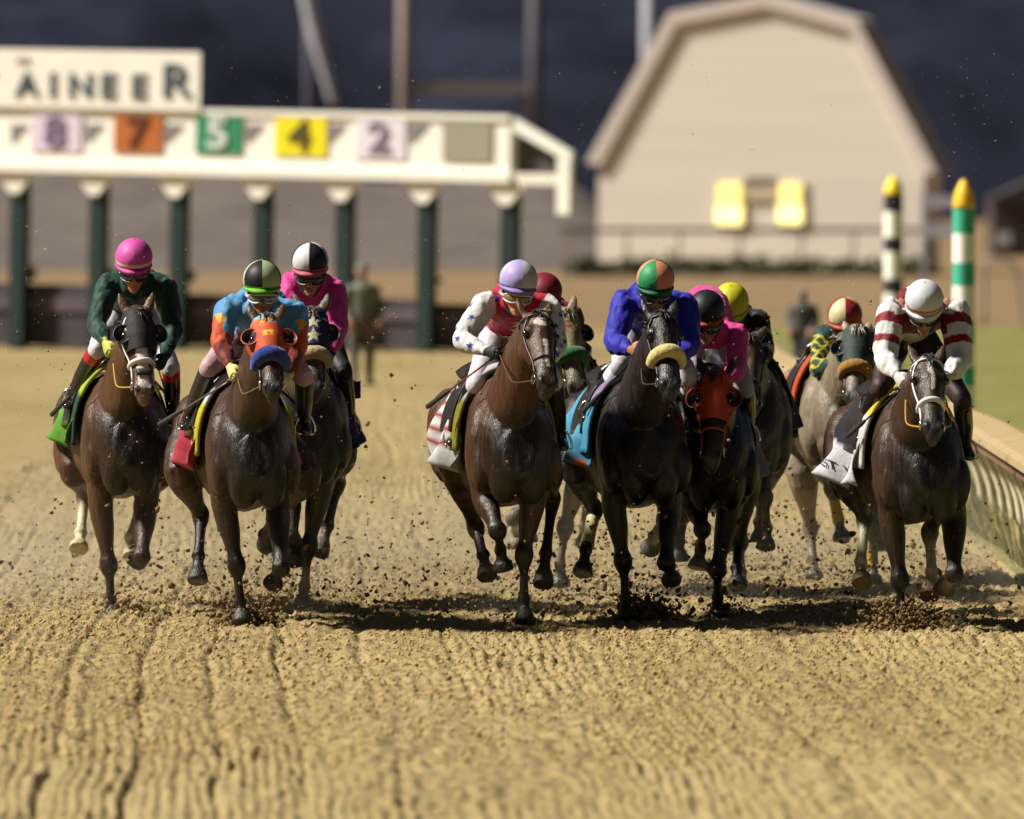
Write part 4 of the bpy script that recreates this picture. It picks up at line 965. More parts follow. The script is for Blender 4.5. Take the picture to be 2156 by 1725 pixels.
def low_front(z, col):
    def f(j, co, N):
        mid = .5 * (j.sh[0] + j.sh[1]); return (co[:, 2] < mid[2] + z) & (np.abs(co[:, 0] - mid[0]) < .17) & (co[:, 1] > mid[1] - .13), np.array(col)
    return body_zone(f)
def ring_mark(dx, dz, col):
    def f(j, co, N):
        mid = .5 * (j.sh[0] + j.sh[1]); r = np.hypot(co[:, 0] - mid[0] - dx, co[:, 2] - mid[2] - dz); gap = (co[:, 0] - mid[0] - dx > .01) & (np.abs(co[:, 2] - mid[2] - dz - .008) < .012)
        return (r < .034) & (r > .022) & (N[:, 1] < 0) & ~gap, np.array(col)
    return body_zone(f)
def braces(j, co, N):
    mid = .5 * (j.sh[0] + j.sh[1]); x, z = co[:, 0] - mid[0], co[:, 2] - mid[2]; core = (np.abs(x) < .20)
    v = np.abs(np.abs(x) - .10 - .35 * (z + .02)) < .045
    return core & (N[:, 1] < .55) & ((v & (z > -.12)) | ((z < -.06) & (z > -.17) & (np.abs(x) < .14))), np.array(lin(122, 26, 36))
def braces2(j, co, N):
    mid = .5 * (j.sh[0] + j.sh[1]); x, z = co[:, 0] - mid[0], co[:, 2] - mid[2]
    return (np.abs(x) < .19) & (np.abs(x) > .075) & (np.abs(z + .012 + .1 * np.abs(x)) < .016) & (N[:, 1] < .2), np.array(WHITE)
def sky_top(j, co, N):
    mid = .5 * (j.sh[0] + j.sh[1]); n = .05 * vnoise(co[:, 0] * 12, co[:, 1] * 12, co[:, 2] * 12, 3); z = co[:, 2] - mid[2] + n
    return (np.abs(co[:, 0] - mid[0]) < .24) & (z > -.15), np.array(lin(96, 164, 214))
def gold_spots(j, co, N):
    m = np.zeros(len(co), bool)
    for i in (0, 1):
        c = lerp(j.sh[i], j.el[i], .32) + A((-.03, .03)[i], -.06, 0); r = co - c; q = .02 * vnoise(r[:, 0] * 60, r[:, 2] * 60, r[:, 1] * 30, 1); m |= np.linalg.norm(r[:, [0, 2]], axis=1) + q < .028
    return m & (N[:, 1] < .3), np.array(lin(236, 176, 50))
def squiggles(j, co, N):
    m = np.zeros(len(co), bool)
    s, e, w = j.sh[0], j.el[0], j.wr[0]; d = unit(e - s); r = co - s; t = r @ d; L = np.linalg.norm(e - s); sx = np.cross(d, A(0, 1, 0)); x = r @ sx
    k = np.abs((t * 22) % 1 - .5 + .45 * np.sin(x * 75 + np.floor(t * 22) * 1.7)); m = (t > .25 * L) & (t < 1.15 * L) & (k < .21) & (N[:, 1] < .35) & (np.abs(x) < .075) & (co[:, 0] < s[0] + .10)
    return m, np.array(lin(226, 206, 40))
def two_tone(up, lo, z0, patch=None, pc=None, rag=0.):
    def f(fi, aa):
        if patch and aa < 0 and patch[0] < fi < patch[1] and patch[2] < -aa < patch[3]: return np.array(pc)
        return np.array(lo if abs(aa) + rag * fi > z0 else up)
    return f
def stripes(fi, aa): return np.array(lin(176, 44, 52)) if (abs(aa) * 5.2) % 1 < .5 and abs(aa) < 1.75 else np.array(WHITE)
def sleeve_bands(base, band, spans):
    def f(t, i):
        for a, b in spans:
            if a < t < b: return band
        return base
    return f
BAY, DBAY, DARK = (.060, .0215, .0085), (.030, .0125, .0065), (.019, .0105, .0070)
def corner_flap(u, v, col):
    def f(h):
        c = h.L(u, v, .75); m = MB(); q = []
        n = 9; V = []
        for i in range(n):
            for k in range(n):
                a, b = i / (n - 1) - .5, k / (n - 1) - .5; V.append(c + A(a * .11, a * .05 + .015 * math.sin(k * .9), b * .11 + .012 * math.sin(i * .8) - .008 * a * 8 * .3))
        F = [(i * n + k, (i + 1) * n + k, (i + 1) * n + k + 1, i * n + k + 1) for i in range(n - 1) for k in range(n - 1)]
        o = m.add(V, F, col).build('cloth_corner', M_CLOTH(), h.cloth); md = o.modifiers.new('t', 'SOLIDIFY'); md.thickness = .008
    return f
def lettering(h):
    cu = bpy.data.curves.new('t', 'FONT'); cu.body = 'WEST VIRGI'; cu.size = 1; ob = bpy.data.objects.new('t', cu); COL.objects.link(ob)
    me = bpy.data.meshes.new_from_object(ob.evaluated_get(bpy.context.evaluated_depsgraph_get())); bpy.data.objects.remove(ob)
    W = max(v.co.x for v in me.vertices)
    for v in me.vertices: v.co = h.cloth_pt(1.0 - .92 * v.co.x / W, -(1.72 - .17 * v.co.y), .010)
    me.materials.clear(); link('lettering', me, mat('printed letters', (.03, .03, .04), .6), h.cloth, False)

HORSES = {}
def runner(key, H, Jk):
    H['seed'] = len(HORSES) * 7 + 3; h = Horse(H); j = Jockey(h, Jk); HORSES[key] = (h, j)
GLOVE_BLK = (.015, .013, .012)

runner('A', dict(label='bay horse in a black blinker hood and white noseband, leftmost of the field', contact=(236, 1288), chest=(263, 1050), yaw=8, poll=(290, 660), nose=(304, 842), head_yaw=10,
    coat=(.15, .060, .022), points=(.030, .014, .008), muzzle=(.34, .22, .17), earcol=(.22, .12, .05), legcol=(.055, .022, .010), blaze=[('b', .38, .90, .038, .0)],
    legs=dict(fl=dict(k=[(212, 1062, .02), (229, 1190, -.03), (233, 1262, -.02), (236, 1292, -.04)]),
              fr=dict(k=[(308, 1060, .0), (298, 1176, -.28), (300, 1160, .0), (290, 1180, .09)]),
              hl=dict(k=[(158, 985, .92), (178, 1042, 1.2), (170, 1124, 1.02), (166, 1152, .95)], sock=lin(200, 190, 150), hoof=lin(190, 176, 130)),
              hr=dict(k=[(335, 985, .92), (298, 1062, 1.2), (274, 1134, 1.0), (279, 1172, .94)], sock=lin(206, 194, 160), hoof=lin(190, 176, 130))),
    tack=dict(hood=BLACK, hood_t=.47, cup=(.014, .012, .012), wide_band=lin(228, 226, 220), band_mark=(.02, .02, .02), bridle=lin(225, 222, 216), cloth=lin(112, 190, 40), clothfn=two_tone(lin(112, 180, 60), lin(106, 172, 56), 1.2, (.2, .4, 1.5, 1.62), lin(50, 70, 160)), cloth_a=1.66, flare=0.1, pad=(lin(180, 200, 60), lin(40, 80, 60)))),
  dict(label='jockey in dark green silks and a bright pink helmet, riding the leftmost horse', helm=(282, 541), hpitch=26, hyaw=2, sh=[(229, 594), (346, 598)], el=[(203, 684), (364, 694)], wr=[(222, 722), (348, 752)], hd=(((232, 750)), None), kn=[(204, 736), (360, 772)], ft=[(150, 838), (364, 874)],
    jacket=lin(22, 66, 50), pants=lin(226, 224, 226), boottop=lin(176, 26, 40), boott=.02, gloves=(lin(190, 196, 90), GLOVE_BLK), cap=plain(MAGENTA, rim=lin(220, 84, 170), band=lin(240, 218, 196)), skin=lin(176, 118, 84), decals=[ring_mark(.055, -.085, lin(70, 92, 86))],
    rein=lin(200, 160, 50), whip=dict(tip=(108, 874), label='black riding whip slanting over the bright green saddle cloth')))

runner('B', dict(label='dark bay horse in an orange and blue hood with a royal blue shadow roll', contact=(508, 1320), chest=(530, 1077), yaw=9, poll=(563, 676), nose=(574, 836), head_yaw=6, coat=(.085, .036, .020), points=(.016, .009, .007), muzzle=(.05, .035, .028), eartip=(.2, .09, .04),
    legs=dict(fl=dict(k=[(474, 1065, .02), (498, 1190, -.03), (506, 1268, -.02), (510, 1306, -.05)]),
              fr=dict(k=[(585, 1065, 0), (592, 1200, -.28), (586, 1198, .0), (574, 1232, .06)]),
              hl=dict(k=[(384, 1000, .88), (424, 1085, 1.08), (418, 1172, .87), (416, 1226, .79)]),
              hr=dict(k=[(642, 1000, .9), (578, 1090, 1.2), (556, 1128, 1.42), (560, 1142, 1.5)])),
    tack=dict(hood=ORANGE, hoodfn=flame_hood, hood_t=.46, cup=lin(150, 66, 40), roll=lin(36, 62, 150), roll_r=.047, cloth_y1=0.9, cloth=lin(196, 62, 84), cloth_a=1.82, flare=0.05, clothfn=two_tone(lin(190, 56, 78), lin(206, 76, 98), 1.6, (.34, .46, 1.78, 1.93), lin(120, 100, 160)), pad=(lin(222, 222, 230), lin(200, 190, 40)), bridle=(.05, .03, .02))),
  dict(label='jockey in light blue and orange silks with white goggles and a black and green cap', helm=(552, 588), hpitch=14, hyaw=2, sh=[(480, 642), (624, 652)], el=[(464, 724), (624, 738)], wr=[(484, 772), (608, 792)], hd=((494, 798), None), kn=[(441, 774), (640, 792)], ft=[(396, 882), (640, 892)],
    jacket=lin(206, 74, 36), pants=lin(206, 170, 176), decals=[body_zone(sky_top), low_front(-.17, lin(206, 74, 36)), body_zone(gold_spots)], sleeve=lambda t, i: lin(86, 152, 206) if t < .26 else lin(206, 82, 40) if t < .62 else lin(120, 40, 30),
    cap=quart(BLACK, lin(166, 190, 140), lin(190, 206, 160), BLACK, rim=lin(110, 190, 50)), gloves=(lin(214, 206, 130), lin(214, 206, 130)), skin=lin(120, 78, 58), lens=(.10, .10, .09), frame=lin(214, 212, 206), rein=(.16, .09, .05), whip=dict(tip=(334, 895), y=.2, label='dark riding whip held low across the pink saddle cloth', col=(.10, .09, .08))))

runner('C', dict(label='grey brown horse in a navy hood with cream stars and a tan shadow roll', contact=(640, 1282), chest=(645, 1025), yaw=6, poll=(657, 660), nose=(661, 836), head_yaw=4, coat=(.14, .105, .066), points=(.05, .04, .03), muzzle=(.06, .05, .04), legcol=(.085, .068, .05),
    legs=dict(fl=dict(k=[(608, 1045, 0), (616, 1140, -.25), (620, 1150, .0), (620, 1178, .06)]),
              fr=dict(k=[(672, 1040, .02), (650, 1150, -.02), (641, 1236, 0), (637, 1276, -.03)], sock=lin(170, 160, 130), sockt=.5),
              hl=dict(k=[(580, 980, .9), (590, 1060, 1.2), (592, 1130, 1.3), (592, 1150, 1.3)]),
              hr=dict(k=[(716, 955, .6), (711, 1018, .82), (690, 1110, .62), (671, 1168, .52)], hoof=lin(140, 128, 116))),
    tack=dict(hood=NAVY, hoodfn=star_hood, hood_t=.45, cup=(.02, .022, .03), roll=lin(196, 174, 124), roll_r=.046, cloth=lin(70, 44, 120), cloth_a=1.9, bridle=(.06, .04, .03)), extra=[corner_flap(742, 816, lin(66, 40, 122))]),
  dict(label='jockey in hot pink silks with a black and white quartered helmet', helm=(653, 549), hpitch=20, hyaw=-2, sh=[(610, 590), (704, 602)], el=[(604, 690), (712, 694)], wr=[(632, 745), (698, 745)], kn=[(602, 760), (722, 782)], ft=[(592, 880), (737, 890)],
    jacket=PINK, pants=(.02, .018, .02), cap=quart(WHITE, BLACK, BLACK, WHITE, rim=lin(206, 100, 116)), gloves=(GLOVE_BLK, GLOVE_BLK), skin=lin(160, 112, 84)))

runner('E', dict(label='pale dusty horse with a green shadow roll and red letter R on its hood', contact=(1182, 1253), chest=(1195, 1005), yaw=4, poll=(1186, 662), nose=(1216, 834), head_yaw=14, coat=(.30, .235, .14), points=(.10, .08, .05), muzzle=(.16, .12, .085), legcol=(.26, .21, .14), ear=.17,
    legs=dict(fl=dict(k=[(1150, 1010, 0), (1080, 1092, -.2), (1084, 1112, .05), (1087, 1138, .06)], sock=lin(200, 190, 160)),
              fr=dict(k=[(1215, 1020, .0), (1190, 1110, 0), (1179, 1190, 0), (1180, 1236, -.03)]),
              hl=dict(k=[(1130, 960, .9), (1124, 1040, 1.1), (1118, 1100, 1.1), (1114, 1130, 1.1)]), hr=dict(k=[(1260, 960, .9), (1240, 1050, 1.2), (1230, 1110, 1.2), (1230, 1140, 1.2)])),
    tack=dict(hood=lin(170, 160, 118), hoodfn=r_hood, hood_t=.5, cup=(.05, .035, .03), roll=lin(46, 116, 66), roll_r=.046, cloth=lin(210, 150, 50), bridle=(.10, .07, .04))),
  dict(label='jockey in maroon silks and dark red helmet, half hidden behind the lavender cap', helm=(1146, 612), hpitch=24, hyaw=8, sh=[(1102, 652), (1200, 658)], el=[(1094, 738), (1215, 740)], wr=[(1132, 770), (1204, 776)], kn=[(1102, 790), (1238, 802)], ft=[(1092, 890), (1242, 892)],
    jacket=lin(120, 24, 40), pants=lin(190, 180, 170), cap=plain(lin(132, 28, 40)), gloves=(GLOVE_BLK, GLOVE_BLK), skin=lin(120, 84, 64)))

runner('D', dict(label='bay horse with a white star on its forehead and plain leather bridle', contact=(1104, 1322), chest=(1078, 1067), yaw=9, poll=(1130, 668), nose=(1152, 826), head_yaw=24, coat=(.12, .048, .019), points=(.024, .013, .009), muzzle=(.05, .032, .024), legcol=(.026, .014, .010), blaze=[('star', .10, .24, .042, .0), ('b', .40, .74, .013, .006)],
    legs=dict(fl=dict(k=[(1020, 1045, 0), (1048, 1118, -.24), (1054, 1158, .0), (1058, 1186, .02)], shoe=False),
              fr=dict(k=[(1122, 1055, .02), (1103, 1168, -.02), (1103, 1262, 0), (1105, 1312, -.05)], sock=None),
              hl=dict(k=[(958, 985, .85), (1002, 1112, 1.12), (1017, 1170, .92), (1027, 1216, .82)], hoof=lin(120, 110, 90)), hr=dict(k=[(1150, 990, .78), (1164, 1050, .98), (1149, 1168, .76), (1143, 1234, .66)], hoof=lin(96, 86, 70))),
    tack=dict(bridle=(.022, .014, .010), noseband=(.02, .013, .010), cloth_y1=0.92, cloth=lin(176, 44, 52), clothfn=stripes, cloth_a=1.9, flare=0.06, pad=(lin(196, 194, 196), lin(140, 134, 34)))),
  dict(label='jockey in a red top with white starred sleeves and a lavender and white cap', helm=(1092, 588), hpitch=16, hyaw=10, hroll=-6, sh=[(1028, 630), (1152, 642)], el=[(972, 716), (1172, 735)], wr=[(1026, 741), (1152, 762)], hd=((1048, 744), None), kn=[(1002, 808), (1166, 802)], ft=[(957, 915), (1180, 925)],
    jacket=lin(206, 28, 62), pants=lin(232, 226, 236), sleeve=lambda t, i: WHITE if t > .02 else lin(206, 28, 62), decals=[stars_on([(0, .35, .2), (0, .62, -.3), (0, .92, .3), (1, .12, -.3), (1, .55, .1)], lin(44, 66, 160), [(-.13, .02), (-.07, -.06), (.03, -.12), (-.10, .08)])],
    cap=quart(lin(186, 168, 226), lin(206, 200, 206), lin(200, 190, 226), lin(170, 160, 180), rim=lin(150, 126, 200)), peak=lin(160, 136, 210), gloves=(GLOVE_BLK, GLOVE_BLK), skin=lin(182, 128, 96), lens=(.16, .12, .04), frame=lin(214, 206, 196), rein=lin(90, 60, 44), whip=dict(tip=(899, 857), y=.25, label='whip with a brown shaft and thick dark end, held over the tan horse rump', col=lin(110, 62, 44))))

runner('F', dict(label='almost black horse with a cream shadow roll and light blue saddle cloth', contact=(1320, 1309), chest=(1353, 1071), yaw=9, poll=(1393, 668), nose=(1411, 832), head_yaw=12, coat=(.028, .0165, .012), points=(.012, .009, .008), muzzle=(.035, .03, .028),
    legs=dict(fl=dict(k=[(1293, 1062, .02), (1312, 1182, -.03), (1317, 1262, 0), (1321, 1300, -.04)]),
              fr=dict(k=[(1410, 1072, 0), (1402, 1188, -.28), (1409, 1190, 0), (1414, 1222, .07)]),
              hl=dict(k=[(1214, 985, .87), (1252, 1074, 1.1), (1233, 1160, .87), (1226, 1210, .79)]), hr=dict(k=[(1440, 985, .9), (1400, 1090, 1.25), (1376, 1132, 1.4), (1372, 1146, 1.46)], sock=lin(190, 184, 170))),
    tack=dict(roll=lin(232, 216, 140), roll_r=.046, bridle=(.02, .013, .010), cloth=lin(70, 156, 190), clothfn=two_tone(lin(84, 170, 204), lin(66, 150, 186), 1.5, (.16, .30, 1.74, 1.95), lin(206, 120, 70)), cloth_a=1.82, flare=0.09, pad=(lin(150, 130, 170), lin(80, 160, 196)), wraps=[('hl', lin(214, 202, 150), .22, .86)])),
  dict(label='jockey in royal blue silks with a green and peach quartered helmet', helm=(1380, 587), hpitch=22, hyaw=3, sh=[(1317, 630), (1438, 634)], el=[(1294, 722), (1454, 726)], wr=[(1327, 737), (1424, 758)], hd=((1346, 738), None), puff=1.2, kn=[(1306, 770), (1450, 792)], ft=[(1240, 864), (1456, 888)],
    jacket=lin(38, 38, 176), pants=lin(222, 216, 222), cap=quart(lin(44, 156, 96), lin(226, 142, 110), lin(226, 150, 120), lin(36, 110, 76), rim=lin(30, 96, 66)), gloves=(None, None), skin=lin(150, 98, 66), boottop=lin(226, 226, 226), boott=.10, rein=(.07, .04, .035), whip=dict(tip=(1228, 867), y=.3, label='black whip slanting down to the light blue saddle cloth')))

runner('G', dict(label='dark bay horse with its head lowered in a red orange hood', contact=(1512, 1294), chest=(1500, 1080), yaw=5, poll=(1507, 792), nose=(1498, 984), head_yaw=-7, head_len=.64, poll_y=-.86, coat=(.030, .0195, .0135), points=(.016, .012, .010), muzzle=(.07, .058, .046), earcol=(.09, .065, .045), ear_out=.45,
    legs=dict(fl=dict(k=[(1464, 1060, 0), (1479, 1115, -.22), (1475, 1156, -.03), (1469, 1192, -.06)], col=(.05, .042, .036), hoof=lin(160, 150, 130)),
              fr=dict(k=[(1535, 1075, .02), (1510, 1200, -.03), (1511, 1258, 0), (1512, 1290, -.04)], col=(.05, .04, .034)),
              hl=dict(k=[(1440, 1000, .9), (1440, 1080, 1.2), (1430, 1140, 1.3), (1430, 1160, 1.3)]), hr=dict(k=[(1568, 1010, .88), (1556, 1140, 1.12), (1551, 1198, .95), (1553, 1238, .88)])),
    tack=dict(hood=lin(206, 76, 46), hood_t=.52, cup=lin(150, 50, 34), cup_r=.060, noseband=lin(190, 84, 60), bridle=lin(170, 70, 50), cloth=lin(170, 170, 176))),
  dict(label='jockey in hot pink silks bent low under a glossy black helmet', helm=(1487, 650), hpitch=26, hyaw=-8, sh=[(1440, 700), (1552, 702)], el=[(1436, 758), (1552, 778)], wr=[(1452, 790), (1530, 800)], hd=((1450, 800), None), kn=[(1452, 812), (1570, 818)], ft=[(1440, 905), (1576, 912)], hipz=1.985,
    jacket=PINK, pants=lin(210, 205, 205), cap=plain((.010, .014, .013)), peak=lin(186, 74, 60), gloves=(lin(236, 100, 170), lin(236, 100, 170)), skin=lin(140, 104, 76)))

runner('H', dict(label='brown horse running directly behind the red hooded horse', contact=(1562, 1256), chest=(1578, 1010), yaw=3, poll=(1574, 715), nose=(1580, 872), head_yaw=18, coat=(.09, .045, .021), points=(.03, .019, .012), earcol=(.10, .055, .02), eartip=(.25, .14, .03), legcol=(.075, .036, .017), ear_out=.5,
    legs=dict(fl=dict(k=[(1545, 1045, 0), (1558, 1140, 0), (1561, 1206, 0), (1563, 1246, -.03)], col=(.12, .09, .055)), fr=dict(k=[(1608, 985, .0), (1610, 1046, -.2), (1615, 1112, -.05), (1612, 1156, -.1)]),
              hl=dict(k=[(1525, 960, .9), (1532, 1060, 1.2), (1536, 1120, 1.2), (1536, 1150, 1.2)]), hr=dict(k=[(1630, 960, .9), (1605, 1050, 1.2), (1598, 1100, 1.3), (1598, 1130, 1.3)])),
    tack=dict(bridle=lin(90, 82, 76), cloth=lin(60, 60, 60), cloth_a=1.7)),
  dict(label='jockey in black silks with white sleeve bands under a yellow cap', helm=(1539, 634), hpitch=38, hyaw=-4, sh=[(1492, 676), (1594, 670)], el=[(1492, 742), (1612, 738)], wr=[(1530, 772), (1590, 778)], kn=[(1512, 792), (1626, 802)], ft=[(1502, 892), (1642, 898)],
    jacket=(.014, .013, .015), pants=(.018, .016, .018), sleeve=sleeve_bands((.014, .013, .015), lin(196, 192, 186), [(.28, .36), (.55, .62)]), cap=plain(lin(214, 206, 36)), gloves=(GLOVE_BLK, GLOVE_BLK), skin=lin(150, 108, 80)))

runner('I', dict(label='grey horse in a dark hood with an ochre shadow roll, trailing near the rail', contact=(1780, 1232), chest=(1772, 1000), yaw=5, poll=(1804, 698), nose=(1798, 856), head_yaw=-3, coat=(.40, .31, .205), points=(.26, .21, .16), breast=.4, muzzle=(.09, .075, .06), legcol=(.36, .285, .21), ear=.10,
    legs=dict(fl=dict(k=[(1730, 975, .0), (1752, 1030, -.25), (1766, 1098, -.12), (1773, 1134, -.15)]), fr=dict(k=[(1832, 990, 0), (1838, 1112, -.05), (1837, 1192, 0), (1839, 1222, -.03)]),
              hl=dict(k=[(1690, 1000, .9), (1706, 1112, 1.15), (1711, 1182, 1.05), (1714, 1212, 1.0)]), hr=dict(k=[(1850, 980, .9), (1862, 1060, 1.2), (1850, 1120, 1.3), (1850, 1150, 1.3)])),
    tack=dict(hood=lin(48, 66, 64), hood_t=.5, cup=lin(36, 50, 48), cup_in=(.02, .025, .025), roll=lin(186, 132, 54), roll_r=.044, cloth=lin(226, 108, 40), cloth_a=1.9, flare=.1, bridle=(.06, .045, .035), pad=(lin(200, 90, 50), lin(206, 84, 44)), wraps=[('fl', lin(230, 190, 40), .10, .92), ('fr', lin(214, 180, 50), .55, .95)])),
  dict(label='jockey in bottle green silks with yellow sleeve lettering and a cream and red cap', helm=(1779, 663), hpitch=22, hyaw=0, sh=[(1737, 698), (1828, 702)], el=[(1722, 776), (1838, 776)], wr=[(1752, 768), (1826, 792)], hd=((1762, 754), None), kn=[(1708, 815), (1846, 822)], ft=[(1678, 900), (1850, 906)],
    jacket=lin(28, 72, 62), pants=lin(60, 48, 46), decals=[body_zone(squiggles)], cap=quart(lin(232, 216, 170), lin(150, 34, 36), lin(150, 34, 36), lin(226, 200, 150), rim=lin(190, 84, 50)), gloves=(lin(200, 180, 150), GLOVE_BLK), skin=lin(150, 108, 80), boottop=lin(190, 176, 160), rein=(.08, .06, .045), whip=dict(tip=(1694, 919), y=.3, col=lin(110, 92, 74), label='brown whip crossing the orange saddle cloth of the grey horse')))

runner('J', dict(label='dark bay horse in a white bridle with a narrow blaze, rightmost of the field', contact=(1898, 1328), chest=(1937, 1105), yaw=10, poll=(1953, 762), nose=(1965, 922), head_yaw=8, coat=(.080, .040, .021), points=(.010, .008, .007), muzzle=(.05, .035, .028), blaze=[('star', .09, .26, .022, .0), ('b', .2, .46, .010, .008)],
    legs=dict(fl=dict(k=[(1877, 1085, .02), (1895, 1222, -.03), (1897, 1282, 0), (1899, 1318, -.04)]), fr=dict(k=[(2008, 1095, 0), (2009, 1212, -.28), (2003, 1212, 0), (1990, 1238, .07)], sock=lin(196, 182, 150)),
              hl=dict(k=[(1790, 1015, .9), (1822, 1094, 1.14), (1812, 1186, .92), (1815, 1230, .82)], sock=lin(206, 196, 160), hoof=lin(140, 116, 76)), hr=dict(k=[(1990, 1020, .85), (1957, 1122, 1.1), (1962, 1206, .9), (1955, 1258, .80)], sock=lin(204, 192, 160), hoof=lin(128, 92, 66))),
    tack=dict(bridle=lin(228, 228, 232), noseband=lin(228, 228, 232), wide_band=lin(228, 228, 232), cloth=lin(232, 230, 234), clothfn=two_tone((.018, .018, .03), lin(234, 232, 238), 1.42, rag=.12), cloth_a=1.9, flare=0.1, pad=(lin(226, 200, 60), lin(226, 222, 220))), extra=[lettering]),
  dict(label='jockey in white silks with maroon sleeve bands and a white helmet', helm=(1946, 630), hpitch=36, hyaw=0, puff=1.3, sh=[(1880, 646), (2010, 646)], el=[(1863, 756), (2022, 758)], wr=[(1888, 790), (2000, 792)], hd=((1906, 814), None), kn=[(1852, 816), (2026, 842)], ft=[(1816, 906), (2034, 945)],
    jacket=WHITE, pants=(.05, .022, .022), sleeve=sleeve_bands(WHITE, lin(140, 28, 40), [(.17, .26), (.40, .49)]), decals=[body_zone(braces), body_zone(braces2)], cap=plain(lin(228, 230, 236), band=lin(206, 122, 60)), peak=lin(226, 228, 236), gloves=(lin(206, 200, 196), lin(206, 200, 196)), skin=lin(150, 112, 86), rein=lin(206, 150, 50), whip=dict(tip=(1784, 919), y=.25, label='thin black whip slanting over the white lettered saddle cloth')))

# ---------------------------------------------------------------- two figures standing far up the track
def stander(label, u, vt, vb, coat_c, leg_c, skin, turn):
    d = ground_d(vb); s = FPX / d; x = (u - 1078) / s; H = (vb - vt) / s; o = A(x, d, 0); k = H / 1.72
    e = empty('person', o); tag(e, label, 'person'); q = lambda a, b, c: o + A(a * k * math.cos(turn) - b * k * math.sin(turn), a * k * math.sin(turn) + b * k * math.cos(turn), c * k)
    b = MB(); sk = np.array(skin)
    b.ball(q(0, -.01, 1.60), (.078 * k, .095 * k, .115 * k), sk); b.ball(q(0, -.10, 1.585), .018 * k, sk); b.loft([(q(0, 0, 1.52), .055, .055, sk), (q(0, .01, 1.40), .065, .065, sk)], nseg=1)
    b.loft([(q(0, 0, .92), .16, .12, leg_c), (q(0, 0, 1.15), .16, .12, coat_c), (q(0, 0, 1.36), .19, .12, coat_c), (q(0, 0, 1.46), .09, .08, coat_c)], nseg=4)
    for sx in (-1, 1):
        b.loft([(q(sx * .19, 0, 1.40), .065, .065, coat_c), (q(sx * .25, .03, 1.14), .055, .055, coat_c), (q(sx * .22, -.12, .95), .042, .042, coat_c)], nseg=4)
        b.loft([(q(sx * .22, -.12, .95), .035, .035, sk), (q(sx * .215, -.16, .90), .045, .028, sk), (q(sx * .21, -.18, .85), .03, .02, sk)], nseg=3)
        for f in range(4): b.tube([q(sx * .21 + (f - 1.5) * .019, -.175, .86), q(sx * .21 + (f - 1.5) * .019, -.17, .815), q(sx * .20 + (f - 1.5) * .019, -.15, .79)], [.010, .009, .007], sk, 6, 2)
        b.tube([q(sx * .18, -.17, .90), q(sx * .165, -.19, .865), q(sx * .165, -.185, .835)], [.012, .010, .008], sk, 6, 2)
        b.loft([(q(sx * .09, 0, .95), .10, .11, leg_c), (q(sx * .11, -.02 * sx, .5), .065, .07, leg_c), (q(sx * .12, .05 * sx, .10), .045, .05, leg_c), (q(sx * .12, .04 * sx, .03), .05, .06, (.02, .02, .02)), (q(sx * .125, -.10, .03), .045, .03, (.02, .02, .02)), (q(sx * .125, -.17, .025), .03, .02, (.02, .02, .02))], nseg=4)
    me = b.remesh(.012, 2, .004); co = np.array([v.co for v in me.vertices]) - o; me.vertices.foreach_set('co', co.astype(np.float32).ravel()); me.name = 'body'
    link('body', me, mat('clothing', None, .8, bump=.2, bscale=20), e)
    m = MB(); m.ball(q(0, .0, 1.655), (.092 * k, .112 * k, .085 * k), lin(150, 140, 140)); m.loft([(q(0, -.09, 1.645), .07 * k, .006, lin(150, 140, 140)), (q(0, -.17, 1.63), .05 * k, .006, lin(150, 140, 140))], nseg=1); m.build('cap', M_CLOTH(), e, o)
stander('gate attendant in a dull green coat standing on the track before the starting gate', 762, 556, 812, lin(98, 100, 88), lin(90, 80, 74), lin(170, 120, 100), .3)
stander('person in a dark coat standing beyond the trailing grey horse', 1690, 610, 800, lin(66, 64, 64), lin(64, 62, 60), lin(176, 120, 96), -.3)

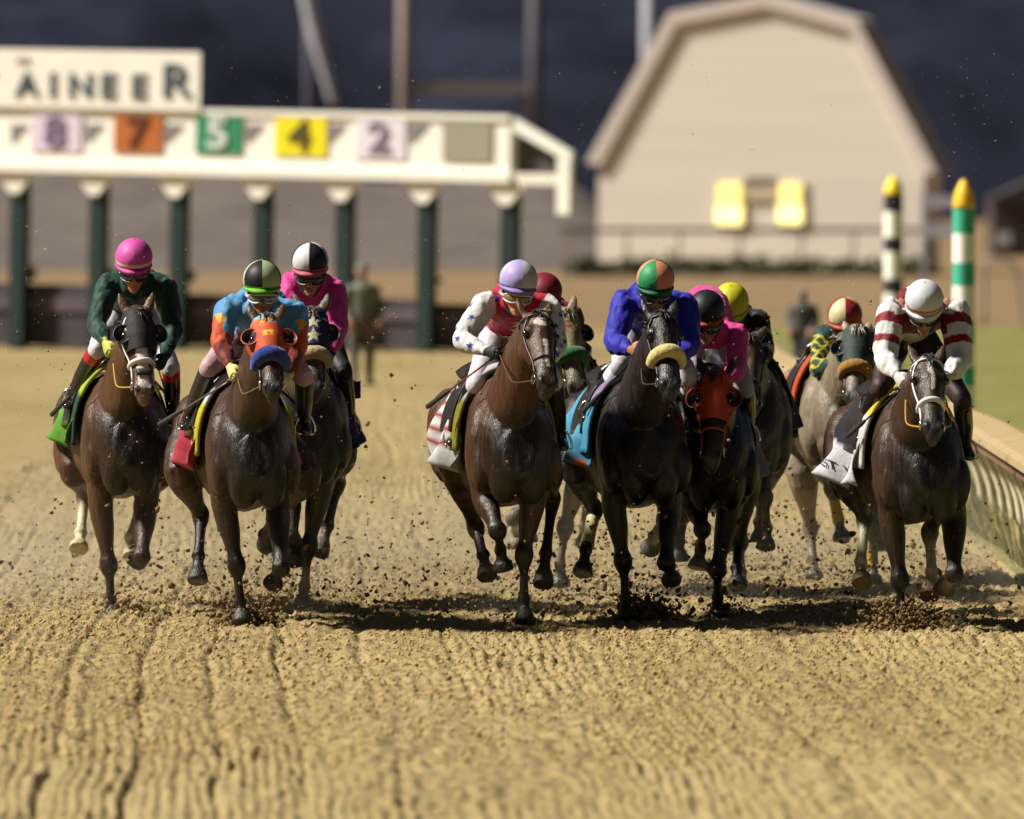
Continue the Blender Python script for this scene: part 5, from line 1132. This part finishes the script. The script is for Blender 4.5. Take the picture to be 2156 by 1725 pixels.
# ---------------------------------------------------------------- thrown dirt
def clods(name, C, size, cols, seed, kind='stuff', fine=True):
    r = np.random.default_rng(seed); n = len(C); g = 1.618
    if fine:
        oc = np.array([(-1, g, 0), (1, g, 0), (-1, -g, 0), (1, -g, 0), (0, -1, g), (0, 1, g), (0, -1, -g), (0, 1, -g), (g, 0, -1), (g, 0, 1), (-g, 0, -1), (-g, 0, 1)]) / 1.9
        fa = np.array([(0, 11, 5), (0, 5, 1), (0, 1, 7), (0, 7, 10), (0, 10, 11), (1, 5, 9), (5, 11, 4), (11, 10, 2), (10, 7, 6), (7, 1, 8), (3, 9, 4), (3, 4, 2), (3, 2, 6), (3, 6, 8), (3, 8, 9), (4, 9, 5), (2, 4, 11), (6, 2, 10), (8, 6, 7), (9, 8, 1)])
    else:
        oc = np.array([(1, 0, 0), (-1, 0, 0), (0, 1, 0), (0, -1, 0), (0, 0, 1), (0, 0, -1)]); fa = np.array([(0, 2, 4), (2, 1, 4), (1, 3, 4), (3, 0, 4), (2, 0, 5), (1, 2, 5), (3, 1, 5), (0, 3, 5)])
    kv = len(oc); V = oc[None] * r.uniform(.45, 1.25, (n, kv, 1)) * r.uniform(.6, 1.3, (n, 1, 3)) + r.normal(0, .12, (n, kv, 3))
    a = r.uniform(0, 6.28, n); c, s = np.cos(a)[:, None], np.sin(a)[:, None]
    X = V[..., 0] * c - V[..., 2] * s; Z = V[..., 0] * s + V[..., 2] * c; V = np.stack([X, V[..., 1], Z], -1) * size[:, None, None] + C[:, None]
    F = (fa[None] + (np.arange(n) * kv)[:, None, None]).reshape(-1, 3); V = V.reshape(-1, 3)
    me = bpy.data.meshes.new(name); me.vertices.add(len(V)); me.vertices.foreach_set('co', V.astype(np.float32).ravel()); me.loops.add(F.size); me.loops.foreach_set('vertex_index', F.astype(np.int32).ravel()); me.polygons.add(len(F)); me.polygons.foreach_set('loop_start', np.arange(0, F.size, 3, dtype=np.int32)); me.update(calc_edges=True)
    set_col(me, np.repeat(cols, kv, 0)); o = link(name, me, mat('dirt clod', None, .95, spec=.1)); tag(o, kind=kind); return o
def dirt():
    r = np.random.default_rng(11); tan, dk = np.array(lin(160, 134, 92)), np.array(lin(104, 86, 56))
    n = 85000; y = r.uniform(56, 84, n); x = r.uniform(-4.2, 4.0, n); x = np.where(x > railx(y) - .05, x - 3, x); sz = .003 + r.exponential(.0036, n); sz = np.minimum(sz, .024)
    z = track_z(x, y) + sz * .35; m = r.random(n)[:, None] ** 4; clods('loose_dirt', np.stack([x, y, z], 1), sz, tan * (1 - m * .8) + dk * m * .8 * r.uniform(.6, 1.3, (n, 1)), 21, fine=False)
    C = []; S = []
    for key, (h, j) in HORSES.items():
        k = 480; c = np.stack([h.o[0] + r.normal(0, .55, k), h.o[1] + r.uniform(-.5, 3.2, k), r.exponential(.26, k) + .02], 1); C.append(c); S.append(.0038 + r.exponential(.0046, k))
    for hp, dx, k in (((510, 1318), .06, 800), ((1321, 1306), .13, 800), ((1899, 1328), .02, 1500), ((236, 1290), .08, 90), ((1105, 1320), .0, 60), ((1512, 1294), .05, 70), ((640, 1282), .0, 50)):
        d = ground_d(hp[1]); p = P(hp[0], hp[1], d); th = r.uniform(0, math.pi, k); rad = .02 + np.abs(r.normal(0, .075, k)) * (1.2 if k > 300 else 1)
        C.append(np.stack([p[0] + dx + np.cos(th) * rad * 1.25, p[1] + r.normal(0, .10, k), np.sin(th) * rad * 1.05], 1)); S.append(.005 + r.exponential(.007, k))
    k = 5000; hk = r.integers(0, 10, k); ho = np.array([h.o for h, j in HORSES.values()]); C.append(np.stack([ho[hk, 0] + r.normal(0, .5, k), ho[hk, 1] + r.uniform(-.4, 2.8, k), r.exponential(.30, k) + .02], 1)); S.append(.0016 + r.exponential(.0016, k))
    k = 700; C.append(np.stack([r.uniform(-3.4, 3.2, k), r.uniform(70, 79, k), r.uniform(.1, 2.0, k) ** 1.0], 1)); S.append(.0025 + r.exponential(.0022, k))
    C = np.vstack(C); S = np.minimum(np.concatenate(S), .024); m = np.clip(r.random((len(C), 1)) ** .5 + (S[:, None] > .010) * .3, 0, 1)
    clods('flying_dirt', C, S, tan * (1 - m) * .9 + dk * m, 22)
    k = 16000; C = np.stack([r.uniform(-3.6, 3.4, k), r.uniform(71.5, 86, k), np.where(r.random(k) < .6, r.exponential(.55, k), r.random(k) * 3.6)], 1)
    clods('dust_specks', C, .0008 + r.exponential(.0010, k), np.tile(np.array(lin(196, 180, 150)), (k, 1)), 23, fine=False)
dirt()

def dust():
    m = bpy.data.materials.new('kicked up dust'); m.use_nodes = True; t = m.node_tree; t.nodes.clear(); N = t.nodes.new; L = t.links.new
    o = N('ShaderNodeOutputMaterial'); v = N('ShaderNodeVolumePrincipled'); v.inputs['Color'].default_value = (.86, .76, .60, 1); v.inputs['Anisotropy'].default_value = .15
    tc = N('ShaderNodeTexCoord'); nz = N('ShaderNodeTexNoise'); nz.inputs['Scale'].default_value = 1.1; nz.inputs['Detail'].default_value = 3; L(tc.outputs['Object'], nz.inputs[0])
    r = N('ShaderNodeMapRange'); r.inputs[1].default_value = .38; r.inputs[2].default_value = .68; L(nz.outputs[0], r.inputs[0])
    sx = N('ShaderNodeSeparateXYZ'); L(tc.outputs['Object'], sx.inputs[0]); z = N('ShaderNodeMapRange'); z.inputs[1].default_value = 0; z.inputs[2].default_value = 1.5; z.inputs[3].default_value = 1; z.inputs[4].default_value = 0; L(sx.outputs[2], z.inputs[0])
    z2 = N('ShaderNodeMath'); z2.operation = 'POWER'; z2.inputs[1].default_value = 2.4; L(z.outputs[0], z2.inputs[0])
    y = N('ShaderNodeMapRange'); y.inputs[1].default_value = 72.2; y.inputs[2].default_value = 74.5; L(sx.outputs[1], y.inputs[0])
    m1 = N('ShaderNodeMath'); m1.operation = 'MULTIPLY'; L(r.outputs[0], m1.inputs[0]); L(z2.outputs[0], m1.inputs[1])
    m2 = N('ShaderNodeMath'); m2.operation = 'MULTIPLY'; L(m1.outputs[0], m2.inputs[0]); L(y.outputs[0], m2.inputs[1])
    m3 = N('ShaderNodeMath'); m3.operation = 'MULTIPLY'; m3.inputs[1].default_value = .16; L(m2.outputs[0], m3.inputs[0]); L(m3.outputs[0], v.inputs['Density'])
    L(v.outputs[0], o.inputs['Volume'])
    q = MB(); q.box((-3.9, 72.2, .02), (3.4, 84, 1.5)); h = q.build('dust_cloud', m, None, None, False); tag(h, kind='stuff')
dust()
